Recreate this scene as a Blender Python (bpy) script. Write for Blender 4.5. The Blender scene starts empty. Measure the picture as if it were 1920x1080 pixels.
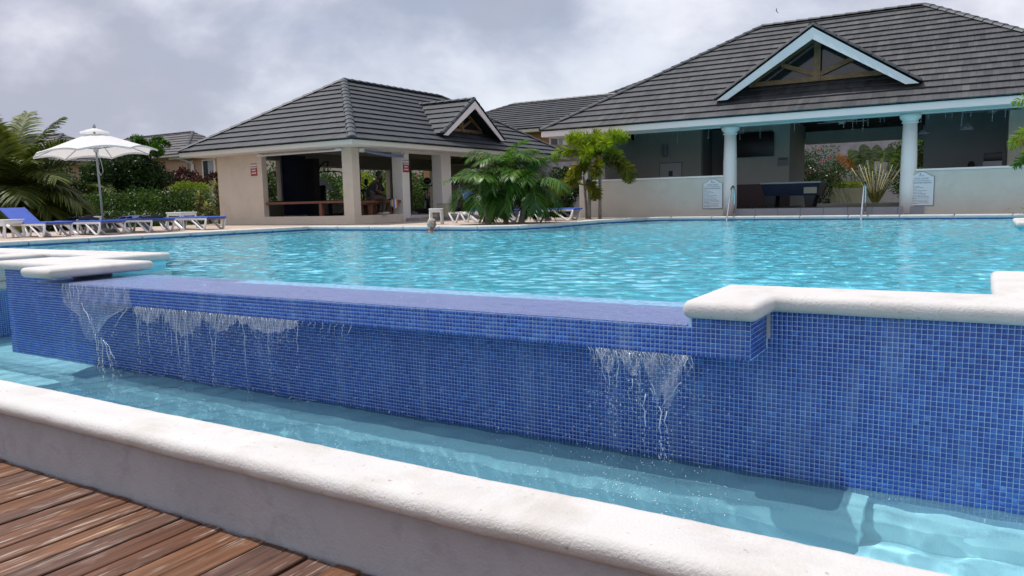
import bpy, bmesh, math, random
import numpy as np
from mathutils import Vector, Matrix, noise as mnoise

S = bpy.context.scene
C = S.collection
PI = math.pi
random.seed(7)
RN = np.random.default_rng(11)

# ------------------------------------------------------------------ camera
YAW, PITCH, ROLL = math.radians(31.6), math.radians(-6.55), math.radians(1.3)
fw = Vector((-math.sin(YAW)*math.cos(PITCH), math.cos(YAW)*math.cos(PITCH), math.sin(PITCH)))
rt = Vector((math.cos(YAW), math.sin(YAW), 0))
up = rt.cross(fw)
r2 = rt*math.cos(ROLL) - up*math.sin(ROLL)
u2 = rt*math.sin(ROLL) + up*math.cos(ROLL)
cam = bpy.data.cameras.new('camera')
co = bpy.data.objects.new('camera', cam)
C.objects.link(co)
co.matrix_world = Matrix(((r2.x, u2.x, -fw.x, 0), (r2.y, u2.y, -fw.y, 0), (r2.z, u2.z, -fw.z, 0.69), (0, 0, 0, 1)))
cam.sensor_width = 36
cam.lens = 36*1430/1920
cam.clip_start = 0.05
cam.clip_end = 2000
S.camera = co

# ------------------------------------------------------------------ light
SUN = Vector((-0.38, -0.07, 1.0)).normalized()
EL = math.asin(SUN.z)
AZ = math.atan2(SUN.x, SUN.y)
w = bpy.data.worlds.new('World')
S.world = w
w.use_nodes = True
nt = w.node_tree
nt.nodes.clear()
wo = nt.nodes.new('ShaderNodeOutputWorld')
sky = nt.nodes.new('ShaderNodeTexSky')
sky.sky_type = 'NISHITA'
sky.sun_disc = False
sky.sun_elevation = EL
sky.sun_rotation = AZ
bg = nt.nodes.new('ShaderNodeBackground')
bg.inputs[1].default_value = 0.10
nt.links.new(sky.outputs[0], bg.inputs[0])
tc = nt.nodes.new('ShaderNodeTexCoord')
mp = nt.nodes.new('ShaderNodeMapping')
mp.inputs['Scale'].default_value = (1.0, 1.0, 1.7)
mp.inputs['Location'].default_value = (3.1, 1.7, 0.4)
nt.links.new(tc.outputs['Generated'], mp.inputs[0])
n1 = nt.nodes.new('ShaderNodeTexNoise')
n1.inputs['Scale'].default_value = 3.4
n1.inputs['Detail'].default_value = 9
n1.inputs['Roughness'].default_value = 0.54
n1.inputs['Distortion'].default_value = 0.15
nt.links.new(mp.outputs[0], n1.inputs[0])
cr = nt.nodes.new('ShaderNodeValToRGB')
cr.color_ramp.interpolation = 'B_SPLINE'
e = cr.color_ramp.elements
e[0].position = 0.39
e[0].color = (0.315, 0.335, 0.415, 1)
e[1].position = 0.615
e[1].color = (0.74, 0.75, 0.80, 1)
m = cr.color_ramp.elements.new(0.50)
m.color = (0.49, 0.50, 0.585, 1)
nt.links.new(n1.outputs['Fac'], cr.inputs[0])
bg2 = nt.nodes.new('ShaderNodeBackground')
bg2.inputs[1].default_value = 1.2
nt.links.new(cr.outputs[0], bg2.inputs[0])
n2 = nt.nodes.new('ShaderNodeTexNoise')
n2.inputs['Scale'].default_value = 2.3
n2.inputs['Detail'].default_value = 6
nt.links.new(mp.outputs[0], n2.inputs[0])
mr = nt.nodes.new('ShaderNodeMapRange')
mr.inputs[1].default_value = 0.36
mr.inputs[2].default_value = 0.52
mr.inputs[3].default_value = 0.72
mr.inputs[4].default_value = 1.0
nt.links.new(n2.outputs['Fac'], mr.inputs[0])
mx = nt.nodes.new('ShaderNodeMixShader')
nt.links.new(mr.outputs[0], mx.inputs[0])
nt.links.new(bg.outputs[0], mx.inputs[1])
nt.links.new(bg2.outputs[0], mx.inputs[2])
nt.links.new(mx.outputs[0], wo.inputs[0])

sl = bpy.data.lights.new('sun', 'SUN')
sl.energy = 3.6
sl.angle = math.radians(0.55)
sl.color = (1.0, 0.965, 0.92)
so = bpy.data.objects.new('sun', sl)
C.objects.link(so)
so.rotation_euler = SUN.to_track_quat('Z', 'Y').to_euler()

S.view_settings.view_transform = 'Standard'
S.view_settings.look = 'None'
S.view_settings.gamma = 1
S.view_settings.exposure = 0.2
S.view_settings.use_curve_mapping = False
S.render.engine = 'CYCLES'
S.cycles.use_denoising = True
S.cycles.max_bounces = 8
S.cycles.transparent_max_bounces = 12
S.cycles.transmission_bounces = 6
S.cycles.glossy_bounces = 4
S.cycles.diffuse_bounces = 3
S.cycles.caustics_reflective = False
S.cycles.caustics_refractive = True
S.cycles.sample_clamp_indirect = 6


# ------------------------------------------------------------------ materials
class NT:
    def __init__(s, name):
        s.m = bpy.data.materials.new(name)
        s.m.use_nodes = True
        s.t = s.m.node_tree
        s.t.nodes.clear()
        s.out = s.n('ShaderNodeOutputMaterial')

    def n(s, typ, **kw):
        nd = s.t.nodes.new(typ)
        for k, v in kw.items():
            setattr(nd, k, v)
        return nd

    def l(s, a, b):
        s.t.links.new(a, b)

    def noise(s, vec, scale, detail=4, rough=0.5, dist=0.0):
        nd = s.n('ShaderNodeTexNoise')
        nd.inputs['Scale'].default_value = scale
        nd.inputs['Detail'].default_value = detail
        nd.inputs['Roughness'].default_value = rough
        nd.inputs['Distortion'].default_value = dist
        if vec is not None:
            s.l(vec, nd.inputs[0])
        return nd.outputs['Fac']

    def ramp(s, fac, stops, interp='LINEAR'):
        r = s.n('ShaderNodeValToRGB')
        r.color_ramp.interpolation = interp
        el = r.color_ramp.elements
        while len(el) < len(stops):
            el.new(0.5)
        for q, (p, c) in zip(el, stops):
            q.position = p
            q.color = (*c, 1) if len(c) == 3 else c
        s.l(fac, r.inputs[0])
        return r.outputs[0]

    def math(s, op, a, b=None):
        q = s.n('ShaderNodeMath', operation=op)
        for i, v in enumerate((a, b)):
            if v is None:
                continue
            if isinstance(v, (int, float)):
                q.inputs[i].default_value = v
            else:
                s.l(v, q.inputs[i])
        return q.outputs[0]

    def mix(s, fac, a, b, blend='MIX'):
        q = s.n('ShaderNodeMix', data_type='RGBA', blend_type=blend)
        for i, v in ((0, fac), (6, a), (7, b)):
            if isinstance(v, (int, float)):
                q.inputs[i].default_value = v
            elif isinstance(v, tuple):
                q.inputs[i].default_value = (*v, 1)
            else:
                s.l(v, q.inputs[i])
        return q.outputs[2]

    def pos(s, scale=(1, 1, 1), rand=0.0):
        g = s.n('ShaderNodeNewGeometry')
        mpp = s.n('ShaderNodeMapping')
        mpp.inputs['Scale'].default_value = scale
        s.l(g.outputs['Position'], mpp.inputs[0])
        o = mpp.outputs[0]
        if rand:
            oi = s.n('ShaderNodeObjectInfo')
            k = s.math('MULTIPLY', oi.outputs['Random'], rand)
            cmb = s.n('ShaderNodeCombineXYZ')
            s.l(k, cmb.inputs[0])
            s.l(k, cmb.inputs[2])
            va = s.n('ShaderNodeVectorMath', operation='ADD')
            s.l(o, va.inputs[0])
            s.l(cmb.outputs[0], va.inputs[1])
            o = va.outputs[0]
        return o

    def bump(s, h, strength=0.3, dist=0.01):
        b = s.n('ShaderNodeBump')
        b.inputs['Strength'].default_value = strength
        b.inputs['Distance'].default_value = dist
        s.l(h, b.inputs['Height'])
        return b.outputs[0]

    def bsdf(s, col, rough=0.6, metal=0.0, spec=0.5, normal=None, **kw):
        p = s.n('ShaderNodeBsdfPrincipled')
        if isinstance(col, tuple):
            p.inputs['Base Color'].default_value = (*col, 1)
        else:
            s.l(col, p.inputs['Base Color'])
        if isinstance(rough, (int, float)):
            p.inputs['Roughness'].default_value = rough
        else:
            s.l(rough, p.inputs['Roughness'])
        p.inputs['Metallic'].default_value = metal
        p.inputs['Specular IOR Level'].default_value = spec
        for k, v in kw.items():
            p.inputs[k].default_value = v
        if normal is not None:
            s.l(normal, p.inputs['Normal'])
        return p.outputs[0]

    def end(s, sh):
        s.l(sh, s.out.inputs[0])
        return s.m


def simple(name, col, rough=0.6, var=0.25, scale=3.0, bump=0.0, bscale=60, metal=0.0, spec=0.4, tone=0.0, dirt=None):
    t = NT(name)
    p = t.pos()
    f = t.noise(p, scale, 6, 0.6)
    lo = tuple(max(0, c*(1-var)) for c in col)
    hi = tuple(min(1, c*(1+var)) for c in col)
    c = t.ramp(f, [(0.3, lo), (0.7, hi)])
    if dirt:
        d = t.noise(p, dirt[1], 8, 0.65, 0.4)
        dm = t.ramp(d, [(0.5, (0, 0, 0)), (0.72, (1, 1, 1))])
        c = t.mix(dm, c, dirt[0])
    if tone:
        a = t.n('ShaderNodeAttribute', attribute_name='tone')
        k = t.math('ADD', t.math('MULTIPLY', t.math('SUBTRACT', a.outputs['Fac'], 0.5), tone), 1.0)
        c = t.mix(1.0, c, t_gray(t, k), 'MULTIPLY')
    if name == 'painted_coping_plaster':
        c = t.mix(t.math('MULTIPLY', t.ramp(t.noise(p, 38, 2, 0.5), [(0.70, (0, 0, 0)), (0.76, (1, 1, 1))]), 0.6), c, (0.22, 0.18, 0.15))
    nn = None
    if bump:
        nn = t.bump(t.noise(p, bscale, 6, 0.6), bump, 0.01)
    return t.end(t.bsdf(c, rough, metal, spec, nn))


def t_gray(t, k):
    cmb = t.n('ShaderNodeCombineColor')
    for i in range(3):
        t.l(k, cmb.inputs[i])
    return cmb.outputs[0]


def leafmat(name, cols, rough=0.45, trans=0.3):
    t = NT(name)
    a = t.n('ShaderNodeAttribute', attribute_name='tone')
    c = t.ramp(a.outputs['Fac'], [(i/(len(cols)-1), q) for i, q in enumerate(cols)])
    c = t.mix(t.noise(t.pos(), 2.2, 3), t.mix(1.0, c, (0.72, 0.75, 0.7), 'MULTIPLY'), c)
    s1 = t.bsdf(c, rough, 0, 0.28)
    tr = t.n('ShaderNodeBsdfTranslucent')
    t.l(t.mix(1.0, c, (1.3, 1.35, 0.7), 'MULTIPLY'), tr.inputs[0])
    mxx = t.n('ShaderNodeMixShader')
    mxx.inputs[0].default_value = trans
    t.l(s1, mxx.inputs[1])
    t.l(tr.outputs[0], mxx.inputs[2])
    return t.end(mxx.outputs[0])


M = {}
M['stucco_white'] = simple('painted_coping_plaster', (0.545, 0.525, 0.515), 0.75, 0.04, 3.5, 0.5, 80, dirt=((0.45, 0.42, 0.385), 2.6))
M['wall_gray'] = simple('deck_side_wall_plaster', (0.38, 0.375, 0.40), 0.85, 0.08, 2.5, 0.5, 70, dirt=((0.32, 0.31, 0.33), 9))
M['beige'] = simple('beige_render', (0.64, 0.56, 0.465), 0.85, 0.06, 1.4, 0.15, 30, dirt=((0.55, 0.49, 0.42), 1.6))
M['white_wall'] = simple('white_render', (0.70, 0.68, 0.65), 0.8, 0.05, 1.2, 0.1, 30)
M['halfwall'] = simple('cream_render', (0.62, 0.585, 0.52), 0.8, 0.07, 1.2, 0.15, 30, dirt=((0.54, 0.51, 0.46), 1.2))
M['fascia'] = simple('fascia_paint', (0.86, 0.77, 0.75), 0.5, 0.04, 1.0)
M['fascia_cream'] = simple('fascia_cream_paint', (0.62, 0.60, 0.53), 0.5, 0.05, 1.0)
M['fascia_blue'] = simple('barge_board_paint', (0.70, 0.74, 0.77), 0.5, 0.04, 1.0)
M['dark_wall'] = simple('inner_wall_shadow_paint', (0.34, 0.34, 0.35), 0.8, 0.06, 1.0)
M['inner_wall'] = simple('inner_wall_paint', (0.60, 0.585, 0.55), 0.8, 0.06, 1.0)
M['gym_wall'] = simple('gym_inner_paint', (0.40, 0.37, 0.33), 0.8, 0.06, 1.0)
M['maroon'] = simple('wainscot_paint', (0.16, 0.11, 0.12), 0.7, 0.1, 1.0)
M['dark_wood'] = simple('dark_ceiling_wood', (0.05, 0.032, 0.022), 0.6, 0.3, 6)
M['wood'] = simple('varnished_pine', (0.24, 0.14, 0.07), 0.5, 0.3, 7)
M['bench_wood'] = simple('bench_red_wood', (0.17, 0.065, 0.04), 0.5, 0.25, 7)
M['white_plastic'] = simple('white_plastic', (0.74, 0.74, 0.74), 0.35, 0.03, 2)
M['canopy'] = None
M['black'] = simple('black_plastic', (0.012, 0.013, 0.018), 0.35, 0.2, 4)
M['navy'] = simple('navy_panel', (0.012, 0.018, 0.045), 0.3, 0.2, 2)
M['steel'] = simple('polished_steel', (0.62, 0.63, 0.65), 0.18, 0.05, 4, metal=1.0)
M['grey_metal'] = simple('grey_painted_metal', (0.30, 0.31, 0.34), 0.4, 0.1, 4)
M['sling'] = simple('blue_sling_fabric', (0.035, 0.085, 0.40), 0.7, 0.12, 6, 0.2, 300)
M['towel_dark'] = simple('dark_towel', (0.018, 0.02, 0.035), 0.95, 0.2, 8)
M['towel_blue'] = simple('pale_blue_towel', (0.20, 0.24, 0.42), 0.95, 0.2, 8)
M['stone_base'] = simple('umbrella_base_stone', (0.12, 0.12, 0.12), 0.8, 0.2, 8)
M['grout'] = simple('mosaic_grout', (0.42, 0.58, 0.80), 0.75, 0.12, 6)
M['red_sign'] = simple('red_sign_paint', (0.33, 0.035, 0.03), 0.5, 0.05)
M['sign_white'] = simple('sign_white', (0.70, 0.71, 0.74), 0.4, 0.02)
M['ink'] = simple('sign_ink', (0.10, 0.11, 0.15), 0.6, 0.05)
M['glass_dark'] = simple('dark_window_glass', (0.03, 0.035, 0.04), 0.08, 0.1, 2, spec=0.6)
M['curtain'] = simple('window_blind', (0.35, 0.36, 0.38), 0.7, 0.1, 2)
M['salmon'] = simple('salmon_render', (0.46, 0.30, 0.21), 0.85, 0.07, 1.0)
M['orange_wall'] = simple('ochre_render', (0.42, 0.22, 0.10), 0.85, 0.07, 1.0)
M['paver'] = simple('beige_paving', (0.44, 0.35, 0.29), 0.8, 0.08, 2.0, 0.1, 30, tone=0.2)
M['grass'] = simple('lawn_and_soil', (0.07, 0.09, 0.035), 0.95, 0.3, 0.7)
M['soil'] = simple('dark_soil', (0.05, 0.038, 0.028), 0.95, 0.3, 3)
M['stone_wall'] = simple('grey_stone_wall', (0.33, 0.31, 0.34), 0.9, 0.25, 2.5, 0.6, 8)
M['brown_wall'] = simple('weathered_brown_wall', (0.21, 0.18, 0.14), 0.9, 0.25, 2.5, 0.6, 8)
M['trunk'] = simple('palm_trunk_bark', (0.24, 0.215, 0.18), 0.9, 0.3, 14, 0.5, 30)
M['stem'] = simple('green_palm_stem', (0.16, 0.19, 0.07), 0.6, 0.2, 8)
M['twig'] = simple('shrub_twigs', (0.07, 0.055, 0.04), 0.9, 0.3, 8)
M['pipe_white'] = simple('white_pipe', (0.6, 0.6, 0.6), 0.5, 0.05)
M['skin_dark'] = simple('dark_skin', (0.055, 0.032, 0.022), 0.5, 0.1, 6)
M['skin_red'] = simple('tanned_skin', (0.42, 0.16, 0.11), 0.5, 0.1, 6)
M['hair_grey'] = simple('grey_hair', (0.42, 0.34, 0.28), 0.85, 0.6, 45, 0.9, 90)
M['cloth_black'] = simple('black_cloth', (0.012, 0.012, 0.014), 0.9, 0.2, 8)
M['cloth_brown'] = simple('brown_shorts_cloth', (0.05, 0.035, 0.03), 0.9, 0.2, 8)
M['shoe'] = simple('pale_trainers', (0.34, 0.34, 0.36), 0.7, 0.1, 8)
M['ball_blue'] = simple('bag_blue', (0.04, 0.12, 0.5), 0.6, 0.1)
M['ball_orange'] = simple('bag_orange', (0.55, 0.17, 0.04), 0.6, 0.1)
M['ball_cream'] = simple('bag_cream', (0.5, 0.42, 0.22), 0.6, 0.1)
M['tile_floor'] = simple('inner_floor_tiles', (0.16, 0.13, 0.12), 0.4, 0.1, 2)
M['step_tile'] = simple('grey_step_tiles', (0.30, 0.30, 0.33), 0.6, 0.08, 2)
M['felt'] = simple('table_felt', (0.05, 0.06, 0.09), 0.9, 0.1)
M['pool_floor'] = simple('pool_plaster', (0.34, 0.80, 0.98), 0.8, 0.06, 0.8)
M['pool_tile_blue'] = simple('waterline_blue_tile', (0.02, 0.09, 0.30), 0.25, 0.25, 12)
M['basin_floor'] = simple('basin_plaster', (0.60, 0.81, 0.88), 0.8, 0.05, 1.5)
M['trench_floor'] = simple('depth_darkened_plaster', (0.045, 0.25, 0.40), 0.8, 0.05, 1.5)  # plaster painted darker to stand in for light absorbed by deep water
M['planter'] = simple('planter_render', (0.36, 0.35, 0.28), 0.8, 0.08, 3)
M['red_flower'] = simple('red_petals', (0.50, 0.02, 0.03), 0.6, 0.2, 10)
M['white_flower'] = simple('white_petals', (0.68, 0.69, 0.66), 0.6, 0.08, 10)
M['orange_flower'] = simple('orange_petals', (0.6, 0.16, 0.03), 0.6, 0.2, 10)
M['leaf'] = leafmat('hedge_leaves', [(0.012, 0.030, 0.008), (0.03, 0.07, 0.014), (0.065, 0.13, 0.022), (0.13, 0.20, 0.03)])
M['leaf_dark'] = leafmat('dark_glossy_leaves', [(0.008, 0.020, 0.007), (0.018, 0.042, 0.013), (0.035, 0.075, 0.02), (0.07, 0.12, 0.025)], 0.3, 0.2)
M['leaf_lime'] = leafmat('lime_leaves', [(0.07, 0.11, 0.018), (0.14, 0.20, 0.022), (0.22, 0.28, 0.03), (0.32, 0.36, 0.05)], 0.4, 0.35)
M['leaf_purple'] = leafmat('purple_leaves', [(0.02, 0.008, 0.008), (0.045, 0.014, 0.014), (0.075, 0.022, 0.02), (0.10, 0.045, 0.03)], 0.45, 0.2)
M['leaf_stripe'] = leafmat('striped_leaves', [(0.08, 0.11, 0.03), (0.2, 0.22, 0.07), (0.34, 0.33, 0.14), (0.40, 0.30, 0.16)], 0.45, 0.25)
M['palm_green'] = leafmat('palm_leaflets_green', [(0.012, 0.045, 0.008), (0.028, 0.095, 0.012), (0.065, 0.17, 0.018), (0.15, 0.26, 0.03)], 0.38, 0.3)
M['palm_olive'] = leafmat('palm_leaflets_olive', [(0.03, 0.05, 0.010), (0.075, 0.11, 0.018), (0.14, 0.17, 0.035), (0.22, 0.23, 0.07)], 0.55, 0.22)
M['palm_lime'] = leafmat('palm_leaflets_lime', [(0.09, 0.15, 0.010), (0.17, 0.26, 0.014), (0.27, 0.37, 0.02), (0.38, 0.45, 0.04)], 0.4, 0.35)
M['palm_gold'] = leafmat('palm_leaflets_gold', [(0.09, 0.12, 0.014), (0.18, 0.20, 0.018), (0.30, 0.29, 0.03), (0.42, 0.26, 0.03)], 0.4, 0.35)
M['fan_green'] = leafmat('traveller_leaf', [(0.03, 0.07, 0.018), (0.06, 0.12, 0.03), (0.12, 0.19, 0.05), (0.22, 0.26, 0.08)], 0.35, 0.3)
M['fan_orange'] = leafmat('dry_leaf', [(0.14, 0.05, 0.015), (0.25, 0.09, 0.02), (0.32, 0.14, 0.04), (0.38, 0.22, 0.08)], 0.6, 0.2)
M['stalk_yellow'] = simple('yellow_leaf_stalks', (0.32, 0.30, 0.12), 0.5, 0.2, 9)


def mk_canopy():
    t = NT('white_canopy_fabric')
    s1 = t.bsdf((0.78, 0.78, 0.78), 0.8)
    tr = t.n('ShaderNodeBsdfTranslucent')
    tr.inputs[0].default_value = (0.7, 0.7, 0.68, 1)
    q = t.n('ShaderNodeMixShader')
    q.inputs[0].default_value = 0.35
    t.l(s1, q.inputs[1])
    t.l(tr.outputs[0], q.inputs[2])
    return t.end(q.outputs[0])


M['canopy'] = mk_canopy()


def mk_roof(name, a, b):
    t = NT(name)
    at = t.n('ShaderNodeAttribute', attribute_name='tone')
    c = t.ramp(at.outputs['Fac'], [(0, a), (1, b)])
    p = t.pos()
    c = t.mix(t.math('MULTIPLY', t.ramp(t.noise(t.pos((1.3, 0.6, 0.6)), 1.0, 6, 0.65), [(0.35, (0, 0, 0)), (0.65, (1, 1, 1))]), 0.75), c, t.mix(1, c, (0.62, 0.64, 0.70), 'MULTIPLY'))
    gr = t.noise(t.pos((26, 26, 3)), 1.0, 3)
    c = t.mix(t.math('MULTIPLY', gr, 0.5), c, t.mix(1, c, (0.6, 0.6, 0.6), 'MULTIPLY'))
    b_ = t.bump(t.noise(t.pos((40, 40, 12)), 1.0, 4), 0.5, 0.01)
    return t.end(t.bsdf(c, 0.55, 0, 0.35, b_))


M['roof'] = mk_roof('charcoal_roof_shakes', (0.042, 0.044, 0.050), (0.110, 0.110, 0.113))
M['roof_blue'] = mk_roof('slate_roof_shakes', (0.032, 0.037, 0.044), (0.070, 0.077, 0.085))
M['roof_brown'] = mk_roof('brown_grey_roof_shakes', (0.07, 0.062, 0.066), (0.13, 0.118, 0.12))
M['roof_cap'] = simple('roof_cap_tiles', (0.042, 0.049, 0.058), 0.5, 0.2, 3)
M['roof_under'] = simple('roof_underlay', (0.02, 0.022, 0.028), 0.8, 0.1, 3)


def mk_tile():
    t = NT('blue_glass_mosaic')
    at = t.n('ShaderNodeAttribute', attribute_name='tone')
    c = t.ramp(at.outputs['Fac'], [(0, (0.012, 0.044, 0.28)), (0.5, (0.020, 0.082, 0.41)), (0.85, (0.034, 0.135, 0.51)), (1, (0.08, 0.21, 0.60))])
    p = t.pos()
    sp = t.ramp(t.noise(p, 190, 3, 0.6), [(0.35, (0.70, 0.72, 0.80)), (0.6, (1.15, 1.2, 1.1))])
    c = t.mix(1, c, sp, 'MULTIPLY')
    big = t.ramp(t.noise(p, 1.6, 4), [(0.35, (0.85, 0.9, 0.95)), (0.65, (1.1, 1.15, 1.05))])
    c = t.mix(1, c, big, 'MULTIPLY')
    c = t.mix(t.math('MULTIPLY', t.ramp(t.noise(t.pos((7, 7, 0.9)), 1.0, 5, 0.6), [(0.52, (0, 0, 0)), (0.75, (1, 1, 1))]), 0.30), c, (0.30, 0.42, 0.60))
    b_ = t.bump(t.noise(p, 150, 3), 0.25, 0.002)
    return t.end(t.bsdf(c, 0.22, 0, 0.6, b_))


M['tile'] = mk_tile()


def mk_deck():
    t = NT('weathered_deck_timber')
    p = t.pos((34, 2.0, 34), 60)
    q = t.pos((90, 2.6, 90), 60)
    kn = t.pos((9, 2.6, 9), 50)
    oi = t.n('ShaderNodeObjectInfo')
    base = t.ramp(oi.outputs['Random'], [(0, (0.090, 0.034, 0.016)), (0.3, (0.145, 0.062, 0.026)), (0.5, (0.078, 0.040, 0.030)), (0.75, (0.115, 0.045, 0.019)), (1, (0.082, 0.046, 0.037))])
    gr = t.noise(p, 1.0, 5, 0.6, 0.6)
    c = t.mix(1, base, t.ramp(gr, [(0.3, (0.45, 0.42, 0.4)), (0.7, (1.5, 1.45, 1.4))]), 'MULTIPLY')
    streak = t.noise(q, 1.0, 4, 0.65, 0.3)
    patch = t.noise(kn, 1.0, 3, 0.5, 1.2)
    wm = t.math('MULTIPLY', t.ramp(streak, [(0.5, (0, 0, 0)), (0.62, (1, 1, 1))]), t.ramp(patch, [(0.50, (0, 0, 0)), (0.66, (1, 1, 1))]))
    c = t.mix(wm, c, (0.42, 0.34, 0.29))
    v = t.n('ShaderNodeTexVoronoi')
    v.inputs['Scale'].default_value = 1.0
    t.l(t.pos((6.5, 1.7, 6.5), 30), v.inputs[0])
    k = t.ramp(v.outputs['Distance'], [(0.03, (1, 1, 1)), (0.10, (0, 0, 0))])
    c = t.mix(t.math('MULTIPLY', k, 0.8), c, (0.40, 0.27, 0.14))
    h = t.math('ADD', gr, t.math('MULTIPLY', streak, 0.6))
    return t.end(t.bsdf(c, 0.55, 0, 0.4, t.bump(h, 0.55, 0.006)))


M['deck'] = mk_deck()


def water(name, tint, diff, dfac, bumps, tfac=0.55, rough=0.0):
    """real surface: fresnel mirror over a partly scattering, partly clear body"""
    t = NT(name)
    p = t.pos()
    h = None
    for sc, st in bumps:
        mpv = t.pos((sc, sc, sc))
        nn_ = t.noise(mpv, 1.0, 3, 0.5, 0.3)
        nn_ = t.math('MULTIPLY', nn_, st)
        h = nn_ if h is None else t.math('ADD', h, nn_)
    nb = t.bump(h, 1.0, 0.05) if h is not None else t.n('ShaderNodeNewGeometry').outputs['Normal']
    gl = t.n('ShaderNodeBsdfGlossy')
    gl.inputs['Roughness'].default_value = 0.03
    t.l(nb, gl.inputs['Normal'])
    tr = t.n('ShaderNodeBsdfTransparent')
    tr.inputs[0].default_value = (*tint, 1)
    rf = t.n('ShaderNodeBsdfRefraction')
    rf.inputs['IOR'].default_value = 1.33
    rf.inputs['Roughness'].default_value = rough
    rf.inputs[0].default_value = (*tint, 1)
    t.l(nb, rf.inputs['Normal'])
    m1 = t.n('ShaderNodeMixShader')
    m1.inputs[0].default_value = tfac
    t.l(rf.outputs[0], m1.inputs[1])
    t.l(tr.outputs[0], m1.inputs[2])
    df = t.n('ShaderNodeBsdfDiffuse')
    df.inputs[0].default_value = (*diff, 1)
    t.l(nb, df.inputs['Normal'])
    m2 = t.n('ShaderNodeMixShader')
    m2.inputs[0].default_value = dfac
    t.l(m1.outputs[0], m2.inputs[1])
    t.l(df.outputs[0], m2.inputs[2])
    fr = t.n('ShaderNodeFresnel')
    fr.inputs[0].default_value = 1.33
    t.l(nb, fr.inputs['Normal'])
    m3 = t.n('ShaderNodeMixShader')
    t.l(fr.outputs[0], m3.inputs[0])
    t.l(m2.outputs[0], m3.inputs[1])
    t.l(gl.outputs[0], m3.inputs[2])
    return t.end(m3.outputs[0])


M['water'] = water('main_pool_water', (0.72, 0.97, 1.0), (0.14, 0.64, 0.86), 0.22, [], 0.0)
M['water_film'] = water('lip_water_film', (0.95, 0.97, 1.0), (0.52, 0.60, 0.98), 0.34, [(16, 0.7), (55, 0.45)], 0.93)  # bright lavender diffuse stands in for sun glitter and sky reflections on ripples
M['water_basin'] = water('basin_water', (0.78, 0.98, 1.0), (0.26, 0.56, 0.68), 0.20, [], 0.0)


def mk_fall():
    t = NT('falling_water')
    tr = t.n('ShaderNodeBsdfTransparent')
    tr.inputs[0].default_value = (0.93, 0.96, 1, 1)
    gl = t.n('ShaderNodeBsdfGlossy')
    gl.inputs['Roughness'].default_value = 0.12
    df = t.n('ShaderNodeBsdfDiffuse')
    df.inputs[0].default_value = (0.62, 0.7, 0.8, 1)
    a = t.n('ShaderNodeMixShader')
    a.inputs[0].default_value = 0.45
    t.l(df.outputs[0], a.inputs[1])
    t.l(gl.outputs[0], a.inputs[2])
    b = t.n('ShaderNodeMixShader')
    f = t.ramp(t.noise(t.pos((45, 45, 5)), 1.0, 3, 0.5, 0.8), [(0.35, (0.14,)*3), (0.62, (0.24,)*3), (0.75, (0.5,)*3)])
    t.l(f, b.inputs[0])
    t.l(tr.outputs[0], b.inputs[1])
    t.l(a.outputs[0], b.inputs[2])
    return t.end(b.outputs[0])


def mk_drop(fac):
    t = NT('water_drops')
    tr = t.n('ShaderNodeBsdfTransparent')
    gl = t.bsdf((0.75, 0.82, 0.88), 0.12, 0, 0.8)
    b = t.n('ShaderNodeMixShader')
    b.inputs[0].default_value = fac
    t.l(tr.outputs[0], b.inputs[1])
    t.l(gl, b.inputs[2])
    return t.end(b.outputs[0])


M['fall'] = mk_fall()
M['drop'] = mk_drop(0.5)
M['foam'] = mk_drop(0.85)


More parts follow.
